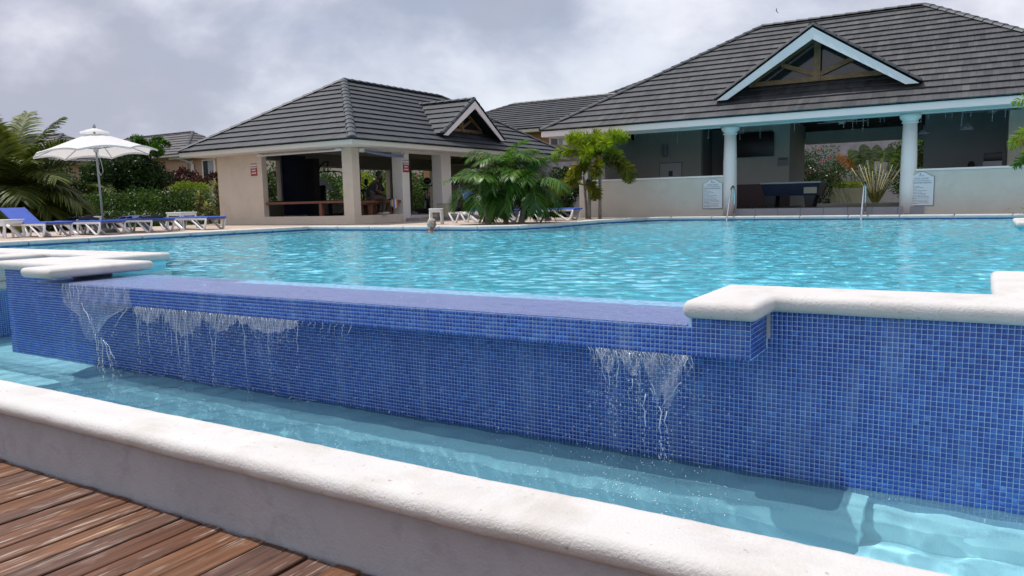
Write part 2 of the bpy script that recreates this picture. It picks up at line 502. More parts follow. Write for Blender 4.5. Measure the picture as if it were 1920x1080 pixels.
# ------------------------------------------------------------------ mesh tools
class MB:
    def __init__(s):
        s.v = []
        s.f = []
        s.t = []

    def add(s, vs, fs, tone=0.5):
        o = len(s.v)
        s.v.extend(vs)
        for f in fs:
            s.f.append(tuple(i+o for i in f))
            s.t.append(tone)
        return s

    def box(s, x0, x1, y0, y1, z0, z1, tone=0.5):
        vs = [(x, y, z) for z in (z0, z1) for y in (y0, y1) for x in (x0, x1)]
        return s.add(vs, [(0, 2, 3, 1), (4, 5, 7, 6), (0, 1, 5, 4), (2, 6, 7, 3), (0, 4, 6, 2), (1, 3, 7, 5)], tone)

    def bar(s, a, b, wdt, hgt, upv=(0, 0, 1), tone=0.5):
        a, b = Vector(a), Vector(b)
        d = (b-a).normalized()
        u_ = Vector(upv)
        sd = d.cross(u_)
        if sd.length < 1e-4:
            sd = d.cross(Vector((1, 0, 0)))
        sd.normalize()
        u_ = sd.cross(d).normalized()
        vs = []
        for p in (a, b):
            for i, j in ((-1, -1), (1, -1), (1, 1), (-1, 1)):
                vs.append(tuple(p + sd*i*wdt/2 + u_*j*hgt/2))
        return s.add(vs, [(0, 1, 2, 3), (7, 6, 5, 4), (0, 4, 5, 1), (1, 5, 6, 2), (2, 6, 7, 3), (3, 7, 4, 0)], tone)

    def tube(s, pts, rads, n=8, tone=0.5, cap=True):
        pts = [Vector(p) for p in pts]
        if isinstance(rads, (int, float)):
            rads = [rads]*len(pts)
        vs, fs = [], []
        prev = None
        for i, p in enumerate(pts):
            d = (pts[min(i+1, len(pts)-1)] - pts[max(i-1, 0)])
            if d.length < 1e-9:
                d = Vector((0, 0, 1))
            d.normalize()
            if prev is None:
                a = Vector((0, 0, 1)) if abs(d.z) < 0.9 else Vector((1, 0, 0))
                sd = d.cross(a).normalized()
            else:
                sd = (prev - d*prev.dot(d))
                sd = sd.normalized() if sd.length > 1e-6 else d.orthogonal().normalized()
            prev = sd
            u_ = d.cross(sd)
            for k in range(n):
                an = 2*PI*k/n
                vs.append(tuple(p + (sd*math.cos(an) + u_*math.sin(an))*rads[i]))
        for i in range(len(pts)-1):
            for k in range(n):
                k2 = (k+1) % n
                fs.append((i*n+k, i*n+k2, (i+1)*n+k2, (i+1)*n+k))
        if cap:
            fs.append(tuple(range(n-1, -1, -1)))
            fs.append(tuple((len(pts)-1)*n+k for k in range(n)))
        return s.add(vs, fs, tone)

    def lathe(s, prof, cx, cy, n=24, tone=0.5):
        vs, fs = [], []
        for r, z in prof:
            for k in range(n):
                an = 2*PI*k/n
                vs.append((cx+r*math.cos(an), cy+r*math.sin(an), z))
        for i in range(len(prof)-1):
            for k in range(n):
                k2 = (k+1) % n
                fs.append((i*n+k, i*n+k2, (i+1)*n+k2, (i+1)*n+k))
        fs.append(tuple(range(n-1, -1, -1)))
        fs.append(tuple((len(prof)-1)*n+k for k in range(n)))
        return s.add(vs, fs, tone)

    def ball(s, c, r, n=8, tone=0.5, sq=(1, 1, 1)):
        vs, fs = [], []
        m_ = max(3, n//2)
        for i in range(1, m_):
            th = PI*i/m_
            for k in range(n):
                ph = 2*PI*k/n
                vs.append((c[0]+r*sq[0]*math.sin(th)*math.cos(ph), c[1]+r*sq[1]*math.sin(th)*math.sin(ph), c[2]+r*sq[2]*math.cos(th)))
        tp, bt = len(vs), len(vs)+1
        vs += [(c[0], c[1], c[2]+r*sq[2]), (c[0], c[1], c[2]-r*sq[2])]
        for i in range(m_-2):
            for k in range(n):
                k2 = (k+1) % n
                fs.append((i*n+k, (i+1)*n+k, (i+1)*n+k2, i*n+k2))
        for k in range(n):
            k2 = (k+1) % n
            fs.append((tp, k, k2))
            fs.append((bt, (m_-2)*n+k2, (m_-2)*n+k))
        return s.add(vs, fs, tone)

    def prism(s, poly, axis, a0, a1, tone=0.5):
        """poly of 2D points extruded along axis 'x','y','z'"""
        n = len(poly)
        vs = []
        for a in (a0, a1):
            for p, q in poly:
                vs.append({'x': (a, p, q), 'y': (p, a, q), 'z': (p, q, a)}[axis])
        fs = [tuple(range(n-1, -1, -1)), tuple(range(n, 2*n))]
        for i in range(n):
            j = (i+1) % n
            fs.append((i, j, j+n, i+n))
        return s.add(vs, fs, tone)

    def build(s, name, mat, parent=None, smooth=False, recalc=True):
        me = bpy.data.meshes.new(name)
        me.from_pydata([tuple(v) for v in s.v], [], s.f)
        at = me.attributes.new('tone', 'FLOAT', 'FACE')
        at.data.foreach_set('value', np.array(s.t, dtype=np.float32))
        if recalc and len(s.f) < 60000:
            bm = bmesh.new()
            bm.from_mesh(me)
            bmesh.ops.recalc_face_normals(bm, faces=bm.faces)
            bm.to_mesh(me)
            bm.free()
        if smooth:
            me.polygons.foreach_set('use_smooth', [True]*len(me.polygons))
        me.materials.append(M[mat] if isinstance(mat, str) else mat)
        o = bpy.data.objects.new(name, me)
        C.objects.link(o)
        if parent:
            o.parent = parent
            o.matrix_parent_inverse = Matrix.Identity(4)
        return o


def tag(o, label=None, cat=None, group=None, kind=None):
    if label:
        o['label'] = label
    if cat:
        o['category'] = cat
    if group:
        o['group'] = group
    if kind:
        o['kind'] = kind
    return o


def empty(name, label, cat, group=None, loc=(0, 0, 0), rz=0):
    o = bpy.data.objects.new(name, None)
    C.objects.link(o)
    o.location = loc
    o.rotation_euler = (0, 0, rz)
    o.empty_display_size = 0.2
    return tag(o, label, cat, group)


def struct(name, mb, mat, **k):
    return tag(mb.build(name, mat, **k), kind='structure')


KIDS = {}


def copy_tree(o, parent=None):
    c = o.copy()
    C.objects.link(c)
    c.parent = parent
    for ch in [q for q in bpy.data.objects if q.parent == o and q.name not in ('',)]:
        if ch != c:
            copy_tree(ch, c)
    return c


def bevel_obj(o, wdt, seg=2, ang=30):
    bm = bmesh.new()
    bm.from_mesh(o.data)
    ed = [e_ for e_ in bm.edges if len(e_.link_faces) == 2 and e_.calc_face_angle(0) > math.radians(ang)]
    bmesh.ops.bevel(bm, geom=ed, offset=wdt, segments=seg, profile=0.5, affect='EDGES')
    bm.to_mesh(o.data)
    bm.free()
    o.data.polygons.foreach_set('use_smooth', [True]*len(o.data.polygons))
    return o


def part(nm, mat, parent, *boxes, bev=0):
    m_ = MB()
    for q in boxes:
        m_.box(*q)
    o = m_.build(nm, mat, parent)
    if bev:
        bevel_obj(o, bev, 2)
    return o


# ================================================================== SETTING
DZ = -0.767       # deck level
BZ = -0.88        # lower basin water level
PZ = 0.10         # terrace level
WY = 4.30         # face of the mosaic wall
EDGE = [(-16.45, 2.0), (-16.3, 8.0), (-15.75, 15.0), (-10.1, 14.95), (-9.25, 15.4), (-8.95, 16.6), (-8.9, 19.2), (-8.3, 21.0), (-7.7, 21.5), (9.0, 21.5)]

g = MB()
g.add([(-400, -300, -1.1), (-17.0, -300, -1.1), (-17.0, 3.5, -1.1), (-400, 3.5, -1.1)], [(0, 1, 2, 3)])
g.add([(-17.0, -300, -1.1), (400, -300, -1.1), (400, 2.0, -1.1), (-17.0, 2.0, -1.1)], [(0, 1, 2, 3)])
g.add([(-400, 3.5, 0.05), (-17, 3.5, 0.05), (-17, 700, 0.05), (-400, 700, 0.05)], [(0, 1, 2, 3)])
g.add([(-17, 22.3, 0.05), (400, 22.3, 0.05), (400, 700, 0.05), (-17, 700, 0.05)], [(0, 1, 2, 3)])
g.add([(9, 2, 0.05), (400, 2, 0.05), (400, 22.3, 0.05), (9, 22.3, 0.05)], [(0, 1, 2, 3)])
g.add([(-400, 3.5, -1.1), (-17, 3.5, -1.1), (-17, 3.5, 0.05), (-400, 3.5, 0.05)], [(0, 1, 2, 3)])
struct('ground', g, 'grass')

# terrace paving: pavers as tiles over one slab
def inpoly(x, y, poly):
    c = False
    j = len(poly)-1
    for i in range(len(poly)):
        xi, yi = poly[i]
        xj, yj = poly[j]
        if (yi > y) != (yj > y) and x < (xj-xi)*(y-yi)/(yj-yi)+xi:
            c = not c
        j = i
    return c


terr = [(-24, 2.0), (-16.45, 2.0)] + EDGE[1:] + [(9.0, 24.0), (-24, 24.0)]
pv = MB()
n_ = len(terr)
pv.add([(x, y, PZ-0.012) for x, y in terr], [tuple(range(n_))])
# vertical pool side under the edge
ter = struct('paved_terrace', pv, 'paver')
pvt = MB()
for i in range(-60, 34):
    for j in range(4, 60):
        x, y = i*0.4, j*0.4
        cs = [(x, y), (x+0.4, y), (x+0.4, y+0.4), (x, y+0.4)]
        if not all(inpoly(a, b, terr) for a, b in cs):
            continue
        if x > -23.9 and not (-21.7 < x < -16.0 and y > 16.9) and y < 22.5:
            pvt.box(x+0.004, x+0.396, y+0.004, y+0.396, PZ-0.03, PZ+random.uniform(-0.001, 0.001), random.random())
tag(pvt.build('paving_tile', 'paver', ter), kind='stuff')

# pool shell
ps = MB()
ps.add([(-17, 4.74, -1.15), (9, 4.74, -1.15), (9, 22, -1.15), (-17, 22, -1.15)], [(0, 1, 2, 3)])
struct('pool_floor', ps, 'pool_floor')
ps = MB()
for a, b in zip(EDGE[:-1], EDGE[1:]):
    ps.add([(a[0], a[1], -1.25), (b[0], b[1], -1.25), (b[0], b[1], 0.02), (a[0], a[1], 0.02)], [(0, 1, 2, 3)])
struct('pool_side', ps, 'pool_floor')
ps = MB()
for a, b in zip(EDGE[:-1], EDGE[1:]):
    d = Vector((b[0]-a[0], b[1]-a[1])).normalized()
    nx, ny = d.y*0.006, -d.x*0.006
    ps.add([(a[0]+nx, a[1]+ny, -0.22), (b[0]+nx, b[1]+ny, -0.22), (b[0]+nx, b[1]+ny, 0.03), (a[0]+nx, a[1]+ny, 0.03)], [(0, 1, 2, 3)])
struct('waterline_tile_band', ps, 'pool_tile_blue')


def offset_poly(P_, d):
    n = len(P_)
    ar = sum(P_[i][0]*P_[(i+1) % n][1]-P_[(i+1) % n][0]*P_[i][1] for i in range(n))
    sg = 1 if ar > 0 else -1
    out = []
    for i in range(n):
        a, b_, c = Vector(P_[i-1]), Vector(P_[i]), Vector(P_[(i+1) % n])
        e1, e2 = (b_-a).normalized(), (c-b_).normalized()
        n1, n2 = Vector((-e1.y, e1.x))*sg, Vector((-e2.y, e2.x))*sg
        m_ = (n1+n2)
        if m_.length < 1e-6:
            m_ = n1
        m_.normalize()
        k = d/max(0.35, m_.dot(n1))
        out.append((b_.x+m_.x*k, b_.y+m_.y*k))
    return out


def coping_poly(name, outline, z0, z1, r, mat='stucco_white', parent=None, seg=6, rc=0.05):
    """coping slab with rounded nose: rings of the outline inset round a half circle"""
    n = len(outline)
    ar = sum(outline[i][0]*outline[(i+1) % n][1]-outline[(i+1) % n][0]*outline[i][1] for i in range(n))
    if ar < 0:
        outline = outline[::-1]
    P_ = []
    for i in range(n):
        a, b_, c = Vector(outline[i-1]), Vector(outline[i]), Vector(outline[(i+1) % n])
        e1, e2 = (b_-a).normalized(), (c-b_).normalized()
        if e1.x*e2.y-e1.y*e2.x > 0.05:
            for k in range(5):
                u = k/4
                P_.append(tuple((b_-e1*rc)*(1-u)**2 + b_*2*u*(1-u) + (b_+e2*rc)*u*u))
        else:
            P_.append(tuple(b_))
    # subdivide long edges
    Q = []
    for i in range(len(P_)):
        a, b_ = Vector(P_[i]), Vector(P_[(i+1) % len(P_)])
        k = max(1, int((b_-a).length/0.12))
        for j in range(k):
            Q.append(tuple(a+(b_-a)*j/k))
    n = len(Q)
    rings = []
    r = min(r, (z1-z0)/2)
    for k in range(seg+1):
        an = PI/2*k/seg
        rings.append((r*(1-math.sin(an)) if False else r*(1-math.sin(an)), z0+r*(1-math.cos(an))))
    for k in range(seg+1):
        an = PI/2*k/seg
        rings.append((r*(1-math.cos(an)), z1-r+r*math.sin(an)))
    vs, fs = [], []
    for d, z in rings:
        for x, y in offset_poly(Q, d):
            q = mnoise.noise(Vector((x*7, y*7, z*14)))*0.0030 + mnoise.noise(Vector((x*2, y*2, z*2)))*0.003
            vs.append((x+q, y+q, z+q*0.5))
    m_ = len(rings)
    for i in range(m_-1):
        for j in range(n):
            fs.append((i*n+j, i*n+(j+1) % n, (i+1)*n+(j+1) % n, (i+1)*n+j))
    from mathutils.geometry import tessellate_polygon
    for lvl, flip in ((0, True), (m_-1, False)):
        loop = [Vector((vs[lvl*n+j][0], vs[lvl*n+j][1], 0)) for j in range(n)]
        for t3 in tessellate_polygon([loop]):
            fs.append(tuple(lvl*n+q for q in t3))
    o = MB().add(vs, fs).build(name, mat, parent, smooth=True)
    return o


# far pool coping, stone by stone along the edge
pc = empty('pool_edge_coping', 'white rounded coping running round the far edge of the turquoise pool', 'coping')
for a, b in zip(EDGE[:-1], EDGE[1:]):
    a, b = Vector(a), Vector(b)
    L = (b-a).length
    n_ = max(1, round(L/1.2))
    d = (b-a)/L
    nn = Vector((d.y, -d.x))   # towards water
    for k in range(n_):
        p = a + d*(L*k/n_)
        q = a + d*(L*(k+1)/n_-0.006)
        ol = [p+nn*0.04, q+nn*0.04, q-nn*0.30, p-nn*0.30]
        coping_poly('coping_stone', [(v.x, v.y) for v in ol], PZ-0.075, PZ+0.012, 0.028, parent=pc, seg=3)

# ------------------------------------------------------------------ mosaic wall and infinity lip
def tiles_grid(org, du, dv, nu, nv, nrm, pitch=0.026, size=0.0232, h=0.0022, skip=None, jit=0.0004):
    """returns list of (centre) arrays and a joined mesh builder with raised tiles"""
    org, du, dv, nrm = map(np.array, (org, du, dv, nrm))
    I, J = np.meshgrid(np.arange(nu), np.arange(nv), indexing='ij')
    c = org + (I[..., None]+0.5)*pitch*du + (J[..., None]+0.5)*pitch*dv
    return c.reshape(-1, 3)


def tiles_mesh(name, cs, du, dv, nrm, mat='tile', parent=None, size=0.0228, h=0.0022):
    du, dv, nrm = map(np.array, (du, dv, nrm))
    n = len(cs)
    if n == 0:
        return
    sz = size*(1+RN.uniform(-0.02, 0.02, n))[:, None]/2
    hh = (h+RN.uniform(-0.0006, 0.0006, n))[:, None]
    tl = RN.normal(0, 0.010, (n, 2))
    cor = [(-1, -1), (1, -1), (1, 1), (-1, 1)]
    V = np.zeros((n, 8, 3))
    for k, (a, b) in enumerate(cor):
        base = cs + du*a*sz + dv*b*sz
        V[:, k] = base
        lift = hh + (tl[:, :1]*a + tl[:, 1:]*b)*sz
        V[:, 4+k] = cs + du*a*(sz-0.0009) + dv*b*(sz-0.0009) + nrm*lift
    fb = np.array([(4, 5, 6, 7), (0, 1, 5, 4), (1, 2, 6, 5), (2, 3, 7, 6), (3, 0, 4, 7)])
    F = (fb[None] + (np.arange(n)*8)[:, None, None]).reshape(-1, 4)
    me = bpy.data.meshes.new(name)
    me.vertices.add(n*8)
    me.vertices.foreach_set('co', V.reshape(-1))
    me.loops.add(len(F)*4)
    me.loops.foreach_set('vertex_index', F.reshape(-1).astype(np.int32))
    me.polygons.add(len(F))
    me.polygons.foreach_set('loop_start', np.arange(0, len(F)*4, 4, dtype=np.int32))
    me.update(calc_edges=True)
    at = me.attributes.new('tone', 'FLOAT', 'FACE')
    sh_ = np.sin(np.floor(cs@np.abs(du)/0.312)*12.9898+np.floor(cs@np.abs(dv)/0.312)*78.233)*43758.5453
    sh_ = sh_-np.floor(sh_)
    tn = np.clip(RN.beta(2.2, 3.2, n)+(sh_-0.5)*0.16, 0, 1)
    at.data.foreach_set('value', np.repeat(tn, 5).astype(np.float32))
    me.materials.append(M[mat])
    o = bpy.data.objects.new(name, me)
    C.objects.link(o)
    if parent:
        o.parent = parent
    return o


LX0, LX1, LY0, LY1, LZ = -7.95, -0.99, 3.95, 4.80, -0.165
WX0, WX1 = -9.33, 4.2
wall = empty('infinity_edge_wall', 'blue mosaic tiled wall with projecting overflow lip between the two pools', 'pool wall')
b = MB()
b.box(WX0, WX1, WY, WY+0.42, -1.75, 0.055)
b.build('wall_core', 'grout', wall)
b = MB()
b.add([(LX0, LY0, LZ), (LX1, LY0, LZ), (LX1, WY-0.001, LZ), (LX0, WY-0.001, LZ), (LX0, LY0, -0.008), (LX1, LY0, -0.008), (LX1, LY1, -0.03), (LX0, LY1, -0.03),
       (LX0, LY1, -1.2), (LX1, LY1, -1.2)],
      [(0, 3, 2, 1), (0, 1, 5, 4), (4, 5, 6, 7), (7, 6, 9, 8), (1, 2, 6, 5), (0, 4, 7, 3), (2, 9, 6), (3, 7, 8)])
b.box(LX1-0.001, WX1, WY+0.421, LY1-0.1, -1.2, 0.05)
# the lip's crest sits above the core: lower the core top there
b.build('overflow_lip', 'grout', wall, recalc=False)
core = [o for o in bpy.data.objects if o.name.startswith('wall_core')][0]
me = core.data
bb = MB()
bb.box(WX0, LX0, WY, WY+0.42, -1.75, 0.055)
bb.box(LX0, LX1, WY, WY+0.42, -1.75, -0.05)
bb.box(LX1, WX1, WY, WY+0.42, -1.75, 0.055)
bb2 = bb.build('wall_core', 'grout', wall)
bpy.data.objects.remove(core)
bb2.name = 'wall_core'

cw = tiles_grid((WX0, WY, 0.052), (1, 0, 0), (0, 0, -1), int((WX1-WX0)/0.026), 40, (0, -1, 0))
hid = (cw[:, 0] > LX0) & (cw[:, 0] < LX1) & (cw[:, 2] > LZ)
cw = cw[~hid]
camp = np.array([0, 0, 0.69])
dist = np.linalg.norm(cw-camp, axis=1)
fwn, rtn, upn = np.array(fw), np.array(r2), np.array(u2)
dd = cw-camp
px = 960+1430*(dd@rtn)/(dd@fwn)
vis = (px < 1925) & (cw[:, 2] > BZ)
order = np.argsort(np.where(vis, dist, 1e9))
near = order[:300]
mask = np.ones(len(cw), bool)
mask[near] = False
tag(tiles_mesh('tile_field', cw[mask], (1, 0, 0), (0, 0, -1), (0, -1, 0), parent=wall), kind='stuff')
protos = []
for k in range(6):
    q = tiles_mesh('tile', np.array([[0., 0., 0.]]), (1, 0, 0), (0, 0, -1), (0, -1, 0), parent=wall)
    protos.append(q)
for n_, i in enumerate(near):
    o = protos[n_] if n_ < 6 else protos[n_ % 6].copy()
    if n_ >= 6:
        o.data = protos[random.randrange(6)].data
        C.objects.link(o)
    o.name = 'tile'
    o.parent = wall
    o.location = cw[i]
cl = tiles_grid((LX1, LY0, -0.010), (-1, 0, 0), (0, 0, -1), int((LX1-LX0)/0.026)+1, 6, (0, -1, 0))
tag(tiles_mesh('tile_field', cl, (1, 0, 0), (0, 0, -1), (0, -1, 0), parent=wall), kind='stuff')
tv = Vector((0, LY1-LY0, -0.022)).normalized()
ct = tiles_grid((LX0, LY0+0.003, -0.0078), (1, 0, 0), tuple(tv), int((LX1-LX0)/0.026), 32, (0, 0, 1))
tag(tiles_mesh('tile_field', ct, (1, 0, 0), tuple(tv), (0, 0, 1), parent=wall), kind='stuff')
cr_ = tiles_grid((LX1, LY0, 0.048), (0, 1, 0), (0, 0, -1), 13, 8, (1, 0, 0))
b = MB()
b.box(LX1-0.05, LX1, LY0+0.505, WY, -0.02, 0.05)
b.build('lip_end_block', 'grout', wall)
tag(tiles_mesh('tile_field', cr_, (0, 1, 0), (0, 0, -1), (1, 0, 0), parent=wall), kind='stuff')
b = MB()
b.box(LX1+0.0, LX1+0.02, WY-0.012, WY-0.001, -0.10, 0.05)
b.build('corner_grout_strip', 'stucco_white', wall)
b = MB()
b.box(-1.32, LX1, LY0, LY0+0.5, -0.007, 0.045)
b.build('lip_end_kerb', 'grout', wall)
ck = tiles_grid((LX1, LY0, 0.043), (-1, 0, 0), (0, 0, -1), 12, 2, (0, -1, 0))
tag(tiles_mesh('tile_field', ck, (1, 0, 0), (0, 0, -1), (0, -1, 0), parent=wall), kind='stuff')

# basin left end wall and copings
lw = empty('basin_end_wall', 'low blue tiled wall with white coping closing the basin at the far left', 'pool wall')
b = MB()
b.box(-11.2, -10.62, 2.4, 7.0, -1.75, -0.30)
b.build('wall_core', 'grout', lw)
ce = tiles_grid((-10.62, 2.4, -0.31), (0, 1, 0), (0, 0, -1), 175, 30, (1, 0, 0))
tag(tiles_mesh('tile_field', ce, (0, 1, 0), (0, 0, -1), (1, 0, 0), parent=lw), kind='stuff')
coping_poly('coping_stone', [(-11.25, 2.3), (-10.57, 2.3), (-10.57, 6.9), (-11.25, 6.9)], -0.30, -0.19, 0.04, parent=lw)
b = MB()
b.box(-13.5, -11.3, 4.3, 7.2, -1.1, -0.02)
b.build('wall_block', 'white_wall', lw)

wc = empty('wall_coping', 'thick white plaster coping capping the blue mosaic wall and stepping over the overflow lip', 'coping')
Z0, Z1 = 0.05, 0.145
coping_poly('coping_stone', [(-1.33, 3.86), (-0.93, 3.86), (-0.93, 4.24), (3.5, 4.24), (3.5, 6.1), (0.07, 6.1), (0.07, 4.72), (-1.33, 4.72)], Z0, Z1, 0.040, parent=wc)
coping_poly('coping_stone', [(-7.42, 3.80), (-7.42, 4.88), (-8.55, 4.88), (-8.55, 5.86), (-14.5, 5.86), (-14.5, 5.3), (-9.2, 5.3), (-9.2, 4.9), (-9.42, 4.9), (-9.42, 4.24), (-7.98, 4.24), (-7.98, 3.80)], Z0, Z1, 0.042, parent=wc)
coping_poly('coping_stone', [(-10.95, 4.35), (-10.35, 4.35), (-10.35, 5.29), (-10.95, 5.29)], Z0, Z1-0.003, 0.042, parent=wc)
b = MB()
b.box(-9.2, -8.6, 4.72, 5.8, -1.25, 0.06)
b.box(-14.4, -9.2, 5.35, 5.8, -1.25, 0.06)
b.build('coping_support', 'pool_floor', wc)
part('coping_support', 'white_wall', wc, (-10.92, -10.66, 4.4, 5.33, -0.185, 0.06))
part('coping_support', 'pool_floor', wc, (0.12, 3.4, 4.73, 6.05, -1.25, 0.06))

# ------------------------------------------------------------------ front coping wall (swept by hand, slightly uneven)
fwl = empty('front_basin_wall', 'low grey wall with thick rounded white coping in the foreground beside the timber deck', 'wall')
b = MB()
xs = np.arange(-10.6, 2.6, 0.022)
prof = []
W0, W1, T0, T1 = 2.085, 2.405, -0.475, -0.38
rr = 0.045
for k in range(7):
    an = PI*1.5 - PI*k/6
    prof.append((W0+rr + rr*math.cos(an), (T0+T1)/2 + (T1-T0)/2*math.sin(an)))
for k in range(1, 6):
    prof.append((W0+rr + (W1-W0-2*rr)*k/6, T1 + 0.004*math.sin(k)))
for k in range(7):
    an = PI/2 - PI*k/6
    prof.append((W1-rr + rr*math.cos(an), (T0+T1)/2 + (T1-T0)/2*math.sin(an)))
npf = len(prof)
for x in xs:
    for k, (y, z) in enumerate(prof):
        q = mnoise.noise(Vector((x*1.6, y*9, z*9)))*0.007 + mnoise.noise(Vector((x*11, y*34, z*34)))*0.0026 + mnoise.noise(Vector((x*30, y*60, z*60)))*0.0013
        b.v.append((x, y + (q if k < 7 else q*0.4), z + q*0.8))
for i in range(len(xs)-1):
    for k in range(npf):
        k2 = (k+1) % npf
        b.f.append((i*npf+k, (i+1)*npf+k, (i+1)*npf+k2, i*npf+k2))
        b.t.append(0.5)
b.build('coping', 'stucco_white', fwl, smooth=True)
b = MB()
xs = np.arange(-10.6, 2.6, 0.06)
zs = np.linspace(-1.75, -0.46, 22)
for x in xs:
    for z in zs:
        q = mnoise.noise(Vector((x*2.2, 3, z*2.5)))*0.006
        b.v.append((x, 2.15+q, z))
for i in range(len(xs)-1):
    for k in range(len(zs)-1):
        b.f.append((i*22+k, (i+1)*22+k, (i+1)*22+k+1, i*22+k+1))
        b.t.append(0.5)
b.build('wall_face', 'wall_gray', fwl, smooth=True)
b = MB()
b.box(-10.6, 2.6, 2.17, 2.37, -1.75, -0.47)
b.build('wall_core', 'basin_floor', fwl)

# basin: deep trench in front, shallow pale ledge under the mosaic wall
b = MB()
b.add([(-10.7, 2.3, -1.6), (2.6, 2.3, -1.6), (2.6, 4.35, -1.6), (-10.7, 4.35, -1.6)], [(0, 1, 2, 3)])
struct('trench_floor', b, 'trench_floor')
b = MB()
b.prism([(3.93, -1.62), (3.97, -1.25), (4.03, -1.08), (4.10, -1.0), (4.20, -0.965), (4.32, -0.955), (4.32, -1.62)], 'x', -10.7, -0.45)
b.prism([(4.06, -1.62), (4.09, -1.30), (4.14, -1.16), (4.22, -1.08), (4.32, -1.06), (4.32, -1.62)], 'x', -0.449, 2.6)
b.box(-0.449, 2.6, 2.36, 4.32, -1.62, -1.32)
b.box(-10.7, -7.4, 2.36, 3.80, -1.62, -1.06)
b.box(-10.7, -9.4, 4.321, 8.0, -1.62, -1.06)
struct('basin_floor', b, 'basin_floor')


# ------------------------------------------------------------------ water
def wavefield(X, Y, lam, amp, n, seed, spread=1.2, mean=0.4, power=0.9):
    r = np.random.default_rng(seed)
    H = np.zeros_like(X)
    for k in range(n):
        L = lam[0]*(lam[1]/lam[0])**r.random()
        th = mean + r.normal(0, spread)
        kx, ky = math.cos(th)*2*PI/L, math.sin(th)*2*PI/L
        ph = r.random()*2*PI
        arg = kx*X + ky*Y + ph + 0.6*np.sin(0.9*X*math.sin(th)+0.7*Y+ph)
        H += L**power*(1-np.abs(np.sin(arg/2))*2)*0.5 if k % 3 == 0 else L**power*np.sin(arg)
    H *= amp/np.sqrt(n)
    return H


def sheet(name, x0, x1, y0, y1, res, hf, mat, z=0.0, keep=None, label=None):
    nx, ny = int((x1-x0)/res)+1, int((y1-y0)/res)+1
    X, Y = np.meshgrid(np.linspace(x0, x1, nx), np.linspace(y0, y1, ny), indexing='ij')
    Z = z + hf(X, Y)
    V = np.stack([X, Y, Z], -1).reshape(-1, 3)
    I, J = np.meshgrid(np.arange(nx-1), np.arange(ny-1), indexing='ij')
    a = (I*ny+J).ravel()
    F = np.stack([a, a+ny, a+ny+1, a+1], -1)
    if keep is not None:
        cx = V[F].mean(1)
        F = F[keep(cx[:, 0], cx[:, 1])]
    me = bpy.data.meshes.new(name)
    me.vertices.add(len(V))
    me.vertices.foreach_set('co', V.reshape(-1))
    me.loops.add(len(F)*4)
    me.loops.foreach_set('vertex_index', F.reshape(-1).astype(np.int32))
    me.polygons.add(len(F))
    me.polygons.foreach_set('loop_start', np.arange(0, len(F)*4, 4, dtype=np.int32))
    me.update(calc_edges=True)
    me.polygons.foreach_set('use_smooth', [True]*len(F))
    me.materials.append(M[mat])
    o = bpy.data.objects.new(name, me)
    C.objects.link(o)
    return tag(o, kind='structure')


def hmain(X, Y):
    return wavefield(X, Y, (0.10, 0.42), 0.016, 100, 5, 0.8, 1.45, power=0.85)*np.clip((Y-4.6)/1.2, 0.25, 1)


sheet('pool_water', -16.5, 6.5, 4.80, 21.52, 0.035, hmain, 'water', 0.0, keep=lambda x, y: (x > -8.9) | (y > 5.6))


def hlip(X, Y):
    h = wavefield(X, Y, (0.05, 0.35), 0.006, 40, 8, 0.5, 1.3)
    z = 0.003 - 0.004*np.clip((LY0+0.02-Y)/0.02, 0, 1) + h*0.5
    return np.maximum(z, np.where(Y < LY0+0.02, -0.004, -0.006))


sheet('lip_water', LX0, LX1-0.34, LY0-0.004, 4.80, 0.02, hlip, 'water_film', 0.0)


def hbasin(X, Y):
    turb = np.exp(-((X+6.3)/1.6)**2)*0.8 + np.exp(-((X+3.0)/2.0)**2)*0.35 + 0.25
    right = np.clip((X+2.2)/1.5, 0, 1)
    return wavefield(X, Y, (0.09, 0.6), 0.022, 60, 21)*turb + wavefield(X, Y, (0.14, 0.42), 0.016, 26, 33, 1.6)*right + wavefield(X, Y, (0.06, 0.16), 0.006, 30, 35)*(0.3+turb)


sheet('basin_water', -10.63, 1.3, 2.36, 7.0, 0.017, hbasin, 'water_basin', BZ, keep=lambda x, y: (y < WY+0.02) | (x < WX0))

# ------------------------------------------------------------------ timber deck
dk = empty('timber_deck', 'weathered brown timber deck of diagonal boards in the lower left foreground', 'deck')
b = MB()
b.box(-9, 2, -1.2, 2.1, DZ-0.20, DZ-0.06)
for k in range(8):
    b.box(-9, 2, -1.2+0.45*k, -1.15+0.45*k, DZ-0.06, DZ-0.024)
b.build('joists', 'soil', dk)
x = -8.6
while x < 1.6:
    wd = 0.1395 - random.choice([0.008, 0.009, 0.010, 0.014, 0.022])
    yend = 2.135 + random.uniform(-0.012, 0.008)
    b = MB()
    z = DZ + random.uniform(-0.003, 0.003)
    sk = random.uniform(-0.002, 0.002)
    ny = 14
    pr = [(0, -0.022), (0, -0.004), (0.004, 0), (wd*0.5, 0.0012), (wd-0.004, 0), (wd, -0.004), (wd, -0.022)]
    for j in range(ny+1):
        y = -1.2 + (yend+1.2)*j/ny
        e1 = mnoise.noise(Vector((x*5, y*3, 0)))*0.0015
        for (u, h) in pr:
            b.v.append((x+u+sk*j/ny+e1, y + (random.uniform(-0.004, 0.003) if j == ny else 0), z+h))
    for j in range(ny):
        for k in range(len(pr)-1):
            a = j*len(pr)+k
            b.f.append((a, a+1, a+1+len(pr), a+len(pr)))
            b.t.append(0.5)
    b.f.append(tuple(range(ny*len(pr), (ny+1)*len(pr))))
    b.t.append(0.5)
    b.build('deck_board', 'deck', dk)
    x += 0.1395


